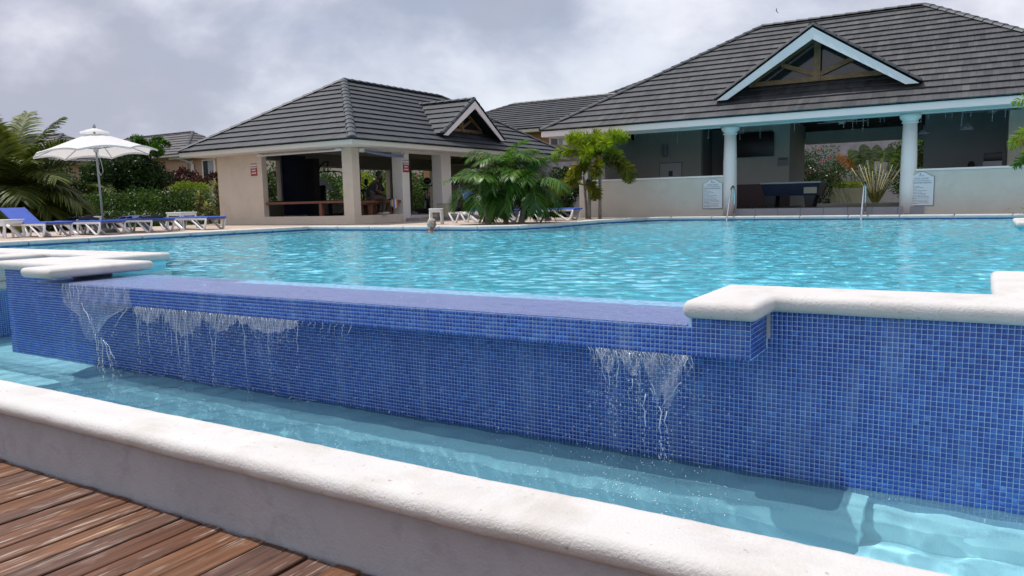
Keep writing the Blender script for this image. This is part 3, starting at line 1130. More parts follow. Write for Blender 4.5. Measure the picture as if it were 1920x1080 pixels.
# ================================================================== ROOFS
def roof_face(parent, org, eu, ev, nrm, L, s0, s1, mat='roof', pitch=0.37, sw=(0.10, 0.19), lift=0.05, maxd=None, gap=0.003):
    """org: eave start; eu along the eave, ev up the slope; course ends s0(d), s1(d)"""
    org, eu, ev, nrm = map(Vector, (org, eu, ev, nrm))
    n = int(L/pitch + 0.999)
    for i in range(n):
        d0, d1 = i*pitch, min((i+1)*pitch, L)
        b = MB()
        a0, a1 = s0(d0), s1(d0)
        t0, t1 = s0(d1), s1(d1)
        lo, hi = min(a0, t0), max(a1, t1)
        if hi-lo < 0.05:
            continue
        s = lo - random.uniform(0, 0.1)
        while s < hi:
            wd = random.uniform(*sw)
            e0, e1 = s+gap/2, s+wd-gap/2
            p0, p1 = min(max(e0, a0), a1), min(max(e1, a0), a1)
            q0, q1 = min(max(e0, t0), t1), min(max(e1, t0), t1)
            s += wd
            if p1-p0 < 0.01 and q1-q0 < 0.01:
                continue
            h0 = lift + random.uniform(-0.002, 0.003)
            h1 = 0.006
            dd0 = d0 - 0.02 - random.choice([0, 0, 0, 0.004])
            vs = [org+eu*p0+ev*dd0+nrm*(h0-0.034), org+eu*p1+ev*dd0+nrm*(h0-0.034), org+eu*p1+ev*dd0+nrm*h0, org+eu*p0+ev*dd0+nrm*h0,
                  org+eu*q0+ev*d1+nrm*h1, org+eu*q1+ev*d1+nrm*h1]
            b.add([tuple(v) for v in vs], [(0, 1, 2, 3), (3, 2, 5, 4), (0, 3, 4), (1, 5, 2)], min(1, max(0, random.gauss(0.5, 0.17))))
        if b.v:
            b.build('tile_course', mat, parent, recalc=False)


def cap_line(parent, a, b, mat='roof_cap', step=0.36, wdt=0.13, hgt=0.055, sag=None):
    a, b = Vector(a), Vector(b)
    L = (b-a).length
    d = (b-a)/L
    n = max(1, round(L/step))
    sd = d.cross(Vector((0, 0, 1))).normalized()
    un = sd.cross(d).normalized()
    for k in range(n):
        p = a + d*(L*k/n)
        q = a + d*(L*(k+1)/n+0.03)
        m_ = MB()
        vs = []
        for pt, sc in ((p, 1.12), (q, 0.92)):
            for x_, z_ in ((-1, -0.35), (-0.75, 0.35), (-0.25, 0.8), (0.25, 0.8), (0.75, 0.35), (1, -0.35)):
                vs.append(tuple(pt + sd*x_*wdt*sc + un*(z_*hgt*sc+0.012*(sc > 1))))
        fs = [(i, i+1, i+7, i+6) for i in range(5)] + [(0, 5, 4, 3, 2, 1), (6, 7, 8, 9, 10, 11)]
        m_.add(vs, fs)
        m_.build('ridge_cap', mat, parent, recalc=False)


def hip_roof(parent, x0, x1, y0, y1, ze, slope, mat='roof', ridge='x', faces='-y+x-x+y', pitch=0.37, sw=(0.10, 0.19), caps=True, under=True):
    th = math.atan(slope)
    c_, s_ = math.cos(th), math.sin(th)
    if ridge == 'x':
        half = (y1-y0)/2
    else:
        half = (x1-x0)/2
    zr = ze + half*slope
    if ridge == 'x':
        A, B = (x0+half, (y0+y1)/2, zr), (x1-half, (y0+y1)/2, zr)
    else:
        A, B = ((x0+x1)/2, y0+half, zr), ((x0+x1)/2, y1-half, zr)
    u = MB()
    P = [(x0, y0, ze), (x1, y0, ze), (x1, y1, ze), (x0, y1, ze), A, B]
    P2 = [(p[0], p[1], p[2]-0.02) for p in P]
    if ridge == 'x':
        u.add(P2, [(0, 1, 5, 4), (1, 2, 5), (2, 3, 4, 5), (3, 0, 4)])
    else:
        u.add(P2, [(0, 1, 4), (1, 2, 5, 4), (2, 3, 5), (3, 0, 4, 5)])
    ro = u.build('roof', 'roof_under', parent, recalc=False)
    L = half/c_
    Wx, Wy = x1-x0, y1-y0
    if '-y' in faces:
        roof_face(ro, (x0, y0, ze), (1, 0, 0), (0, c_, s_), (0, -s_, c_), L, lambda d: d*c_, lambda d: Wx-d*c_, mat, pitch, sw)
    if '+x' in faces:
        roof_face(ro, (x1, y0, ze), (0, 1, 0), (-c_, 0, s_), (s_, 0, c_), L, lambda d: d*c_, lambda d: Wy-d*c_, mat, pitch, sw)
    if '-x' in faces:
        roof_face(ro, (x0, y1, ze), (0, -1, 0), (c_, 0, s_), (-s_, 0, c_), L, lambda d: d*c_, lambda d: Wy-d*c_, mat, pitch, sw)
    if caps:
        hp = [((x0, y0, ze), A), ((x1, y0, ze), B if ridge == 'x' else A), (A, B)]
        if ridge == 'y':
            hp.append(((x1, y1, ze), B))
        for p, q in hp:
            cap_line(ro, Vector(p)+Vector((0, 0, 0.03)), Vector(q)+Vector((0, 0, 0.03)))
    return ro, A, B


def fascia_ring(parent, x0, x1, y0, y1, ztop, zbot, mat, ins=0.03, soffit=0.9, smat='white_wall'):
    t_ = 0.03
    for nm, bx in (('fascia_board', (x0+ins, x1-ins, y0+ins, y0+ins+t_)), ('fascia_board', (x0+ins, x1-ins, y1-ins-t_, y1-ins)),
                   ('fascia_board', (x0+ins, x0+ins+t_, y0+ins+t_+0.002, y1-ins-t_-0.002)), ('fascia_board', (x1-ins-t_, x1-ins, y0+ins+t_+0.002, y1-ins-t_-0.002))):
        m_ = MB()
        m_.box(*bx, zbot, ztop)
        m_.build(nm, mat, parent)
    m_ = MB()
    xi0, xi1, yi0, yi1 = x0+ins+t_+0.003, x1-ins-t_-0.003, y0+ins+t_+0.003, y1-ins-t_-0.003
    z = zbot+0.012
    m_.box(xi0, xi1, yi0, yi0+soffit, z, z+0.015)
    m_.box(xi0, xi1, yi1-soffit, yi1, z, z+0.015)
    m_.box(xi0, xi0+soffit, yi0+soffit+0.002, yi1-soffit-0.002, z, z+0.015)
    m_.box(xi1-soffit, xi1, yi0+soffit+0.002, yi1-soffit-0.002, z, z+0.015)
    m_.build('soffit', smat, parent)


# ------------------------------------------------------------------ main pavilion
MZ, MS = 2.85, 0.62
mp_ = empty('bar_pavilion', 'large open bar pavilion with white columns, grey shingle hip roof and pale blue gable', 'building')
MX0, MX1, MY0, MY1 = -12.0, 3.8, 21.4, 32.4
mroof, rA, rB = hip_roof(mp_, MX0, MX1, MY0, MY1, MZ, MS, 'roof', 'x', '-y-x')
fascia_ring(mp_, MX0, MX1, MY0, MY1, MZ-0.005, 2.655, 'fascia', smat='white_wall')

# gable dormer facing the pool
def dormer(parent, axis, plane, c0, half, zlow, zap, roofz, mat, capm, board_mat, glass=True):
    """axis 'y': gable looks to -y, plane = y of barge; axis 'x': gable looks to +x"""
    def T(a, b_, z):      # a: across, b_: depth behind the plane (positive inwards)
        return (a, plane+b_, z) if axis == 'y' else (plane-b_, a, z)
    sl = (zap-zlow)/half
    root = MB()
    dep_ap = roofz(zap)
    dep_lo = roofz(zlow)
    root.add([T(c0, 0, zap-0.03), T(c0-half, 0, zlow-0.03), T(c0-half, dep_lo, zlow-0.03), T(c0, dep_ap, zap-0.03),
              T(c0+half, 0, zlow-0.03), T(c0+half, dep_lo, zlow-0.03)], [(0, 1, 2, 3), (0, 3, 5, 4)])
    ro = root.build('dormer', 'roof_under', parent, recalc=False)
    ln = math.hypot(half, zap-zlow)
    for sgn in (-1, 1):
        ev = Vector(T(c0, 0, zap)) - Vector(T(c0+sgn*half, 0, zlow))
        ev.normalize()
        inn = (Vector(T(0, 1, 0))-Vector(T(0, 0, 0))).normalized()
        org = Vector(T(c0+sgn*half, 0, zlow))
        nr = inn.cross(ev)
        if nr.z < 0:
            nr = -nr
        f = lambda d: dep_lo + (dep_ap-dep_lo)*d/ln
        roof_face(ro, org, inn, ev, nr, ln, lambda d: -0.04, f, mat, 0.37)
    # caps along rakes and ridge
    for sgn in (-1, 1):
        cap_line(ro, Vector(T(c0+sgn*half, 0.02, zlow+0.02)), Vector(T(c0, 0.02, zap+0.02)), capm, 0.33, 0.075, 0.06)
        cap_line(ro, Vector(T(c0+sgn*half*1.0, dep_lo+0.02, zlow+0.02)), Vector(T(c0, dep_ap, zap+0.02)), 'pipe_grey', 3.0, 0.05, 0.02)
    cap_line(ro, Vector(T(c0, 0.0, zap+0.03)), Vector(T(c0, dep_ap, zap+0.03)), capm, 0.33, 0.11, 0.05)
    # barge boards (mitred)
    bw = 0.24 if axis == 'y' else 0.20
    for sgn in (-1, 1):
        m_ = MB()
        o_ = 0.06
        xx = [c0+sgn*(half-0.03), c0+0.0, c0+0.0, c0+sgn*(half-0.03-bw*1.25)]
        zz = [zlow-o_+0.02*sl, zap-o_, zap-o_-bw*1.25, zlow-o_+0.02*sl]
        vs = [T(x_, -0.035, z_) for x_, z_ in zip(xx, zz)] + [T(x_, 0.0, z_) for x_, z_ in zip(xx, zz)]
        m_.add(vs, [(0, 1, 2, 3), (7, 6, 5, 4), (0, 4, 5, 1), (1, 5, 6, 2), (2, 6, 7, 3), (3, 7, 4, 0)])
        m_.build('barge_board', board_mat, ro)
    return ro, T


M['pipe_grey'] = simple('valley_flashing', (0.22, 0.23, 0.25), 0.5, 0.1, 3)
GP = 22.0
dm, T = dormer(mp_, 'y', GP, -4.0, 2.58, 3.42, 5.12, lambda z: (z-MZ)/MS+MY0-GP+0.03, 'roof', 'roof_cap', 'fascia_blue')
# recessed glazed truss
yb = 0.8
def trim(a, b_, wd_=0.13, dp=0.10, off=0.0, mat='wood', nm='truss_timber'):
    m_ = MB()
    m_.bar(T(a[0], yb+off, a[1]), T(b_[0], yb+off, b_[1]), dp, wd_, upv=(0, 0, 1) if abs(a[0]-b_[0]) > 0.1 else (1, 0, 0))
    return m_.build(nm, mat, mp_)
zb = (GP+yb-MY0)*MS+MZ+0.06
m_ = MB()
m_.prism([(-6.0, zb), (-2.0, zb), (-4.0, 4.98)], 'y', GP+yb+0.06, GP+yb+0.09)
m_.build('gable_glass', 'glass_dark', mp_)
trim((-5.85, zb+0.05), (-2.15, zb+0.05))
trim((-4.0, zb), (-4.0, 4.95), 0.17, 0.11, -0.02)
trim((-5.8, zb+0.1), (-4.1, 4.90), 0.13, 0.09, 0.01)
trim((-2.2, zb+0.1), (-3.9, 4.90), 0.13, 0.09, 0.01)
trim((-4.0, zb+0.15), (-4.95, zb+0.52), 0.12, 0.08, 0.0)
trim((-4.0, zb+0.15), (-3.05, zb+0.52), 0.12, 0.08, 0.0)

# body
part('floor_slab', 'tile_floor', mp_, (-11.04, 3.6, 22.26, 31.5, 0.02, 0.30))
st = MB()
x = -6.05
while x < -1.75:
    st.box(x+0.004, x+0.596, 22.14, 22.25, 0.02, 0.302, random.random())
    x += 0.6
st.build('step_tiles', 'step_tile', mp_)
part('half_wall', 'halfwall', mp_, (-11.04, -6.08, 22.2, 22.42, 0.02, 1.22))
part('half_wall', 'halfwall', mp_, (-1.80, 3.6, 22.2, 22.42, 0.02, 1.20))
part('wall_cap', 'fascia', mp_, (-11.07, -6.40, 22.17, 22.45, 1.222, 1.275), bev=0.008)
part('wall_cap', 'fascia', mp_, (-1.47, 3.6, 22.17, 22.45, 1.202, 1.255), bev=0.008)
for cx_ in (-6.24, -1.64):
    m_ = MB()
    m_.lathe([(0.195, 0.12), (0.195, 0.9), (0.188, 1.6), (0.165, 2.42)], cx_, 22.32, 40)
    cl_ = m_.build('column', 'fascia', mp_, smooth=True)
    m_ = MB()
    m_.lathe([(0.168, 2.415), (0.20, 2.43), (0.20, 2.45), (0.185, 2.46), (0.185, 2.50), (0.235, 2.54), (0.25, 2.575), (0.25, 2.66)], cx_, 22.32, 40)
    m_.build('capital', 'fascia', cl_, smooth=True)
part('front_beam', 'fascia', mp_, (-11.04, 3.6, 22.26, 22.46, 2.640, 2.664))
part('inner_beam', 'white_wall', mp_, (-11.0, 3.6, 22.28, 22.44, 2.70, 3.1))
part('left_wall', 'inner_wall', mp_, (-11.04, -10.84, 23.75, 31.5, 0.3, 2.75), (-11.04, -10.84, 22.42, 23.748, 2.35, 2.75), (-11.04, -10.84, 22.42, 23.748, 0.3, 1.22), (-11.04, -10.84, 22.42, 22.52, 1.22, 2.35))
part('back_wall', 'inner_wall', mp_, (-10.838, -8.36, 26.3, 26.5, 0.302, 3.6))
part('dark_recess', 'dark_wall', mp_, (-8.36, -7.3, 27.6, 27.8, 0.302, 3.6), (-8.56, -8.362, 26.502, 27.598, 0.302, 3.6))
part('tv_wall', 'inner_wall', mp_, (-7.45, -5.42, 26.3, 26.5, 1.05, 3.6), (-5.62, -5.42, 26.502, 28.8, 0.302, 3.6))
part('wainscot', 'maroon', mp_, (-7.45, -5.42, 26.28, 26.5, 0.302, 1.048))
part('rear_beam', 'white_wall', mp_, (-5.4, -1.5, 28.8, 29.0, 2.42, 2.85))
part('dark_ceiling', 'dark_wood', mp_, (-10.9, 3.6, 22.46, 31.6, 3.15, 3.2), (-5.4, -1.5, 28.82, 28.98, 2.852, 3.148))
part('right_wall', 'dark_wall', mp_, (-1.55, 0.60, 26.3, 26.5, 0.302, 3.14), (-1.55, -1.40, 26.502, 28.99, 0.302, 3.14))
part('side_pier', 'halfwall', mp_, (0.53, 0.75, 24.2, 26.3, 0.302, 3.14), (0.752, 3.6, 24.2, 24.4, 0.302, 3.14))
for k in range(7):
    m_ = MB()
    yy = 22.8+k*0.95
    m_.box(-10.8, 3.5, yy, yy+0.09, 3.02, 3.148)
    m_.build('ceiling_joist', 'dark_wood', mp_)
part('bar_counter', 'maroon', mp_, (-1.2, 0.4, 23.0, 23.4, 0.302, 1.15))

# ------------------------------------------------------------------ gym pavilion
GZ, GS = 2.49, 0.622
gy = empty('gym_pavilion', 'beige open sided gym pavilion with slate grey shingle hip roof and small white gable', 'building')
GX0, GX1, GY0, GY1 = -22.51, -14.84, 15.9, 29.1
groof, gA, gB = hip_roof(gy, GX0, GX1, GY0, GY1, GZ, GS, 'roof_blue', 'y', '-y+x-x', sw=(0.14, 0.28))
fascia_ring(gy, GX0, GX1, GY0, GY1, GZ-0.005, 2.335, 'fascia_cream', smat='white_wall', soffit=0.86)
GXP = -15.25
gd, T = dormer(gy, 'x', GXP, 22.56, 1.93, 2.93, 4.22, lambda z: (z-GZ)/GS+(-GXP+GX1)+0.03, 'roof_blue', 'roof_cap', 'fascia')
yb = 0.6
zb = (GX1-(GXP-yb))*GS+GZ+0.05
def trimx(a, b_, wd_=0.10, dp=0.08, off=0.0):
    m_ = MB()
    m_.bar(T(a[0], yb+off, a[1]), T(b_[0], yb+off, b_[1]), dp, wd_, upv=(0, 0, 1) if abs(a[0]-b_[0]) > 0.1 else (0, 1, 0))
    return m_.build('truss_timber', 'wood', gy)
m_ = MB()
m_.prism([(22.56-1.4, zb), (22.56+1.4, zb), (22.56, 4.08)], 'x', GXP-yb-0.10, GXP-yb-0.06)
m_.build('gable_glass', 'glass_dark', gy)
trimx((21.25, zb+0.03), (23.87, zb+0.03))
trimx((22.56, zb), (22.56, 4.05), 0.12, 0.09, -0.02)
trimx((21.3, zb+0.08), (22.5, 3.98))
trimx((23.82, zb+0.08), (22.62, 3.98))
trimx((22.56, zb+0.1), (21.95, zb+0.42), 0.09)
trimx((22.56, zb+0.1), (23.17, zb+0.42), 0.09)

WXL = -21.72
part('floor_slab', 'tile_floor', gy, (WXL, -15.72, 16.86, 28.6, 0.02, 0.30))
part('plinth', 'beige', gy, (-19.56, -15.70, 16.78, 16.98, 0.02, 0.345), (-15.90, -15.70, 16.982, 19.03, 0.02, 0.345), (-15.85, -15.66, 19.4, 21.12, 0.02, 0.29), (-15.85, -15.66, 21.66, 28.2, 0.02, 0.29))
part('front_wall', 'beige', gy, (WXL, -19.56, 16.78, 16.98, 0.02, 2.35))
part('step_slab', 'step_tile', gy, (-15.655, -15.15, 19.1, 28.0, 0.02, 0.20))
part('pillar', 'beige', gy, (-16.10, -15.70, 16.78, 17.08, 0.347, 2.35))
part('pillar', 'white_wall', gy, (-16.10, -15.70, 19.03, 19.39, 0.02, 2.35))
part('pillar', 'white_wall', gy, (-16.10, -15.70, 21.12, 21.66, 0.02, 2.35))
part('pillar', 'white_wall', gy, (-16.10, -15.70, 24.4, 24.8, 0.02, 2.35))
part('pillar', 'white_wall', gy, (-16.10, -15.70, 28.2, 28.6, 0.02, 2.35))
part('eave_beam', 'white_wall', gy, (-19.56, -16.102, 16.8, 16.96, 2.27, 2.352), (-15.9, -15.72, 17.082, 28.2, 2.27, 2.352))
# left wall with openings
ops = [(17.9, 19.28, 0.86, 2.30), (21.15, 22.75, 0.86, 2.10), (23.5, 25.25, 0.80, 2.07), (26.78, 28.30, 0.32, 2.12)]
m_ = MB()
y = 16.982
for a, b_, z0, z1 in ops:
    m_.box(WXL, WXL+0.18, y, a, 0.3, 2.6)
    m_.box(WXL, WXL+0.18, a, b_, z1, 2.6)
    m_.box(WXL, WXL+0.18, a, b_, 0.3, z0)
    y = b_
m_.box(WXL, WXL+0.18, y, 28.6, 0.3, 2.6)
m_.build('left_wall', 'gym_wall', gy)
for a, b_, z0, z1 in ops:
    m_ = MB()
    m_.box(WXL-0.01, WXL+0.20, b_+0.002, b_+0.13, z0, z1)
    m_.box(WXL-0.01, WXL+0.20, a-0.02, b_+0.13, z1+0.002, z1+0.05)
    m_.build('window_frame', 'fascia_cream', gy)
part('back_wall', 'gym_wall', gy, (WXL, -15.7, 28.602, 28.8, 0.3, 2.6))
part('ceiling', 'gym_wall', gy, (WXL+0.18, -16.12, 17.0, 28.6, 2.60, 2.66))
bn = part('bench_rail', 'bench_wood', gy, (-19.54, -16.12, 16.84, 17.16, 0.73, 0.80), (-16.09, -15.78, 17.10, 19.02, 0.72, 0.78), (-16.0, -15.86, 17.7, 17.76, 0.34, 0.72), (-16.0, -15.86, 18.6, 18.66, 0.34, 0.72), (-17.25, -17.13, 16.9, 17.0, 0.34, 0.73))
# roller blinds rolled under the eaves
for a, b_, mt in (((-19.55, 16.74, 2.27), (-16.15, 16.74, 2.27), 'white_plastic'),):
    bl = empty('rolled_blind', 'white rolled up blind under the eave over the gym front opening', 'blind')
    m_ = MB()
    m_.tube([a, b_], 0.028, 8)
    m_.build('roll', mt, bl)
    m_ = MB()
    m_.box(a[0]-0.12, a[0]+0.12, 16.70, 16.775, 2.245, 2.32)
    m_.box(b_[0]-0.12, b_[0]+0.12, 16.70, 16.775, 2.245, 2.32)
    m_.build('bracket', 'white_plastic', bl)
bl = empty('rolled_blind', 'sagging blue grey rolled up blind under the eave over the gym side opening', 'blind')
m_ = MB()
m_.tube([(-15.66, 17.2, 2.25), (-15.64, 17.7, 2.20), (-15.64, 18.3, 2.16), (-15.66, 19.05, 2.15)], [0.03, 0.045, 0.05, 0.04], 8)
m_.build('roll', 'towel_blue', bl)
part('bracket', 'white_plastic', bl, (-15.695, -15.60, 17.08, 17.22, 2.20, 2.32))
part('bracket', 'white_plastic', bl, (-15.695, -15.60, 19.05, 19.22, 2.10, 2.20))


# ------------------------------------------------------------------ neighbouring houses
def villa(nm, label, x0, x1, y0, y1, zb_, ze, slope, wallm, roofm, ridge, wins, faces, sw=(0.3, 0.5), pitch=0.37, ov=0.7, cat='house', fm='fascia_cream'):
    v = empty(nm, label, cat)
    hip_roof(v, x0-ov, x1+ov, y0-ov, y1+ov, ze, slope, roofm, ridge, faces, pitch, sw)
    fascia_ring(v, x0-ov, x1+ov, y0-ov, y1+ov, ze-0.005, ze-0.17, fm, soffit=0.6)
    part('wall', wallm, v, (x0, x1, y0, y1, zb_, ze-0.15))
    for (face, a, b_, z0, z1) in wins:
        if face == 'x':
            fr_ = part('window', 'fascia', v, (x1, x1+0.05, a-0.1, b_+0.1, z0-0.1, z1+0.1))
            part('pane', 'glass_dark', fr_, (x1+0.051, x1+0.06, a, (a+b_)/2-0.03, z0, z1))
            part('pane', 'curtain', fr_, (x1+0.051, x1+0.06, (a+b_)/2+0.03, b_-0.2, z0, z1))
        else:
            fr_ = part('window', 'fascia', v, (a-0.1, b_+0.1, y0-0.05, y0, z0-0.1, z1+0.1))
            part('pane', 'glass_dark', fr_, (a, (a+b_)/2-0.03, y0-0.06, y0-0.051, z0, z1))
            part('pane', 'curtain', fr_, ((a+b_)/2+0.03, b_-0.15, y0-0.06, y0-0.051, z0, z1))
    return v
# left villa with grey brown roof, plus its wing
vl = villa('villa', 'salmon villa with brown grey tiled roof beyond the hedge left of the gym', -61.0, -48.0, 34.6, 39.4, 0.0, 4.45, 0.60, 'salmon', 'roof_brown', 'x', [], '-y+x', (1.2, 1.4), 0.42)
part('wing_wall', 'salmon', vl, (-47.9, -40.0, 34.8, 39.0, 0.0, 4.1))
part('eave_board', 'fascia_cream', vl, (-49.5, -40.0, 34.2, 34.3, 4.12, 4.34), (-49.5, -40.0, 34.302, 34.798, 4.30, 4.34))
for a in (-46.45, -48.9):
    fr_ = part('window', 'fascia', vl, (a-0.14, a+1.26, 34.74, 34.80, 2.66, 4.0))
    part('pane', 'glass_dark', fr_, (a, a+0.5, 34.72, 34.739, 2.8, 3.9))
    part('pane', 'curtain', fr_, (a+0.55, a+1.1, 34.72, 34.739, 2.8, 3.9))
m_ = MB()
m_.tube([(-48.8, 34.25, 4.2), (-48.0, 34.5, 4.0), (-47.5, 34.7, 3.7), (-47.45, 34.7, 2.2)], 0.07, 6)
m_.build('downpipe', 'pipe_white', vl)
villa('villa', 'dark roofed villa half hidden behind the coconut palm and white umbrella', -60.0, -46.5, 24.0, 29.5, 0.0, 3.55, 0.55, 'salmon', 'roof_brown', 'x', [('y', -52, -50.8, 1.8, 3.0)], '-y+x', (1.2, 1.4), 0.42)
vc = villa('villa', 'two storey ochre house with slate roof between the gym and the bar pavilion', -26.2, -10.0, 33.6, 41.0, 0.0, 4.18, 0.42, 'orange_wall', 'roof_blue', 'x', [('y', -18.2, -17.4, 3.3, 3.75)], '-y-x', (0.9, 1.3), 0.37)
hip_roof(vc, -21.4, -9.0, 34.4, 46.0, 4.19, 0.50, 'roof_blue', 'x', '-y-x', 0.37, (0.9, 1.3))
gw = MB()
gw.box(-16.5, -11.2, 27.0, 27.2, 0.05, 2.15)
struct_ = gw.build('garden_wall', 'stone_wall')
tag(struct_, 'light grey garden wall in the gap between gym and bar pavilion', 'wall')
gw = MB()
gw.prism([(-18.0, 2.3), (-18.0, 3.25), (-12.6, 2.75), (-12.6, 2.2)], 'y', 29.5, 29.7)
gw.box(-18.0, -12.6, 29.5, 29.7, 0.05, 2.19)
tag(gw.build('sloping_wall', 'brown_wall'), 'weathered brown wall with sloping top under the ochre house', 'wall')
gw = MB()
gw.box(-37.5, -27.5, 24.0, 24.25, 0.05, 1.75)
tag(gw.build('garden_wall', 'beige'), 'low beige wall topped by purple shrubs in front of the salmon villa', 'wall')
gw = MB()
gw.box(-14.0, 9.0, 40.8, 41.2, 0.05, 3.6)
tag(gw.build('courtyard_wall', 'stone_wall'), 'rough grey stone wall at the back of the courtyard seen through the bar', 'wall')


# ================================================================== PLANTS
def leaves_mesh(name, cen, nrm_bias, size, mat, parent, aspect=0.55, seed=1, tone=None, droop=0.0):
    r = np.random.default_rng(seed)
    n = len(cen)
    d = r.normal(0, 1, (n, 3)) + nrm_bias
    d[:, 2] -= droop
    d /= np.linalg.norm(d, axis=1)[:, None]
    a = np.cross(d, r.normal(0, 1, (n, 3)))
    a /= np.linalg.norm(a, axis=1)[:, None]
    s = size*(0.6+0.8*r.random(n))[:, None]
    up_ = np.cross(a, d)*0.25
    V = np.stack([cen, cen + d*s*0.5 + a*s*aspect*0.5 + up_*s*0.5, cen + d*s, cen + d*s*0.5 - a*s*aspect*0.5 + up_*s*0.5], 1)
    me = bpy.data.meshes.new(name)
    me.vertices.add(n*4)
    me.vertices.foreach_set('co', V.reshape(-1))
    me.loops.add(n*4)
    me.loops.foreach_set('vertex_index', np.arange(n*4, dtype=np.int32))
    me.polygons.add(n)
    me.polygons.foreach_set('loop_start', np.arange(0, n*4, 4, dtype=np.int32))
    me.update(calc_edges=True)
    at = me.attributes.new('tone', 'FLOAT', 'FACE')
    if tone is None:
        tone = r.beta(2, 2.4, n)
    at.data.foreach_set('value', tone.astype(np.float32))
    me.materials.append(M[mat])
    o = bpy.data.objects.new(name, me)
    C.objects.link(o)
    o.parent = parent
    return o


def blob_points(blobs, n, seed, shell=0.55):
    r = np.random.default_rng(seed)
    wts = np.array([b[3]*b[4]*b[5] for b in blobs])**0.67
    wts /= wts.sum()
    k = r.choice(len(blobs), n, p=wts)
    d = r.normal(0, 1, (n, 3))
    d /= np.linalg.norm(d, axis=1)[:, None]
    rad = shell+(1-shell)*r.random(n)**0.6
    B = np.array([b[:6] for b in blobs])
    ph = r.random(3)*6
    lump = 1+0.16*np.sin(d[:, 0]*5+ph[0]+k)*np.sin(d[:, 1]*4+ph[1])+0.12*np.sin(d[:, 2]*7+ph[2])
    P_ = B[k, :3] + d*B[k, 3:6]*(rad*lump)[:, None]
    return P_, d, k


def bush(name, label, cat, blobs, n, size, mat, seed, group=None, flowers=None, aspect=0.5, zmin=0.1, shell=0.5, droop=0.0):
    c = np.array([b[:3] for b in blobs]).mean(0)
    t = empty(name, label, cat, group)
    P_, d, k = blob_points(blobs, n, seed, shell)
    keep = P_[:, 2] > zmin
    P_, d, k = P_[keep], d[keep], k[keep]
    r = np.random.default_rng(seed+9)
    tn = np.clip(r.beta(2, 2.2, len(P_))*0.7 + 0.3*(0.5+0.5*np.sin(P_[:, 0]*2.3+k)*np.sin(P_[:, 1]*2.9)), 0, 1)
    leaves_mesh('foliage', P_, d*0.7+np.array([0, 0, 0.3]), size, mat, t, aspect, seed, tn, droop)
    st_ = MB()
    for b_ in blobs:
        for q in range(4):
            a = random.uniform(0, 2*PI)
            top = Vector((b_[0]+math.cos(a)*b_[3]*0.6, b_[1]+math.sin(a)*b_[4]*0.6, b_[2]+b_[5]*0.4))
            st_.tube([(b_[0]+random.uniform(-.1, .1), b_[1]+random.uniform(-.1, .1), zmin-0.05), ((top.x+b_[0])/2, (top.y+b_[1])/2, (zmin+top.z)/2+0.1), tuple(top)], [0.02, 0.015, 0.006], 4)
    st_.build('stems', 'twig', t)
    if flowers:
        fm, fn, fs = flowers
        f_, fd, _ = blob_points(blobs, fn*2, seed+3, 0.95)
        f_ = f_[f_[:, 2] > zmin+0.1][:fn]
        m_ = MB()
        for p in f_:
            for q in range(5):
                a = 2*PI*q/5
                u = Vector((math.cos(a), math.sin(a)*0.6, math.sin(a)*0.8))*fs
                m_.add([tuple(p), (p[0]+u.x-u.z*0.4, p[1]+u.y, p[2]+u.z+u.x*0.4), (p[0]+u.x*1.3, p[1]+u.y*1.3, p[2]+u.z*1.3), (p[0]+u.x+u.z*0.4, p[1]+u.y, p[2]+u.z-u.x*0.4)], [(0, 1, 2, 3)])
        m_.build('flowers', fm, t, recalc=False)['kind'] = 'stuff'
    return t


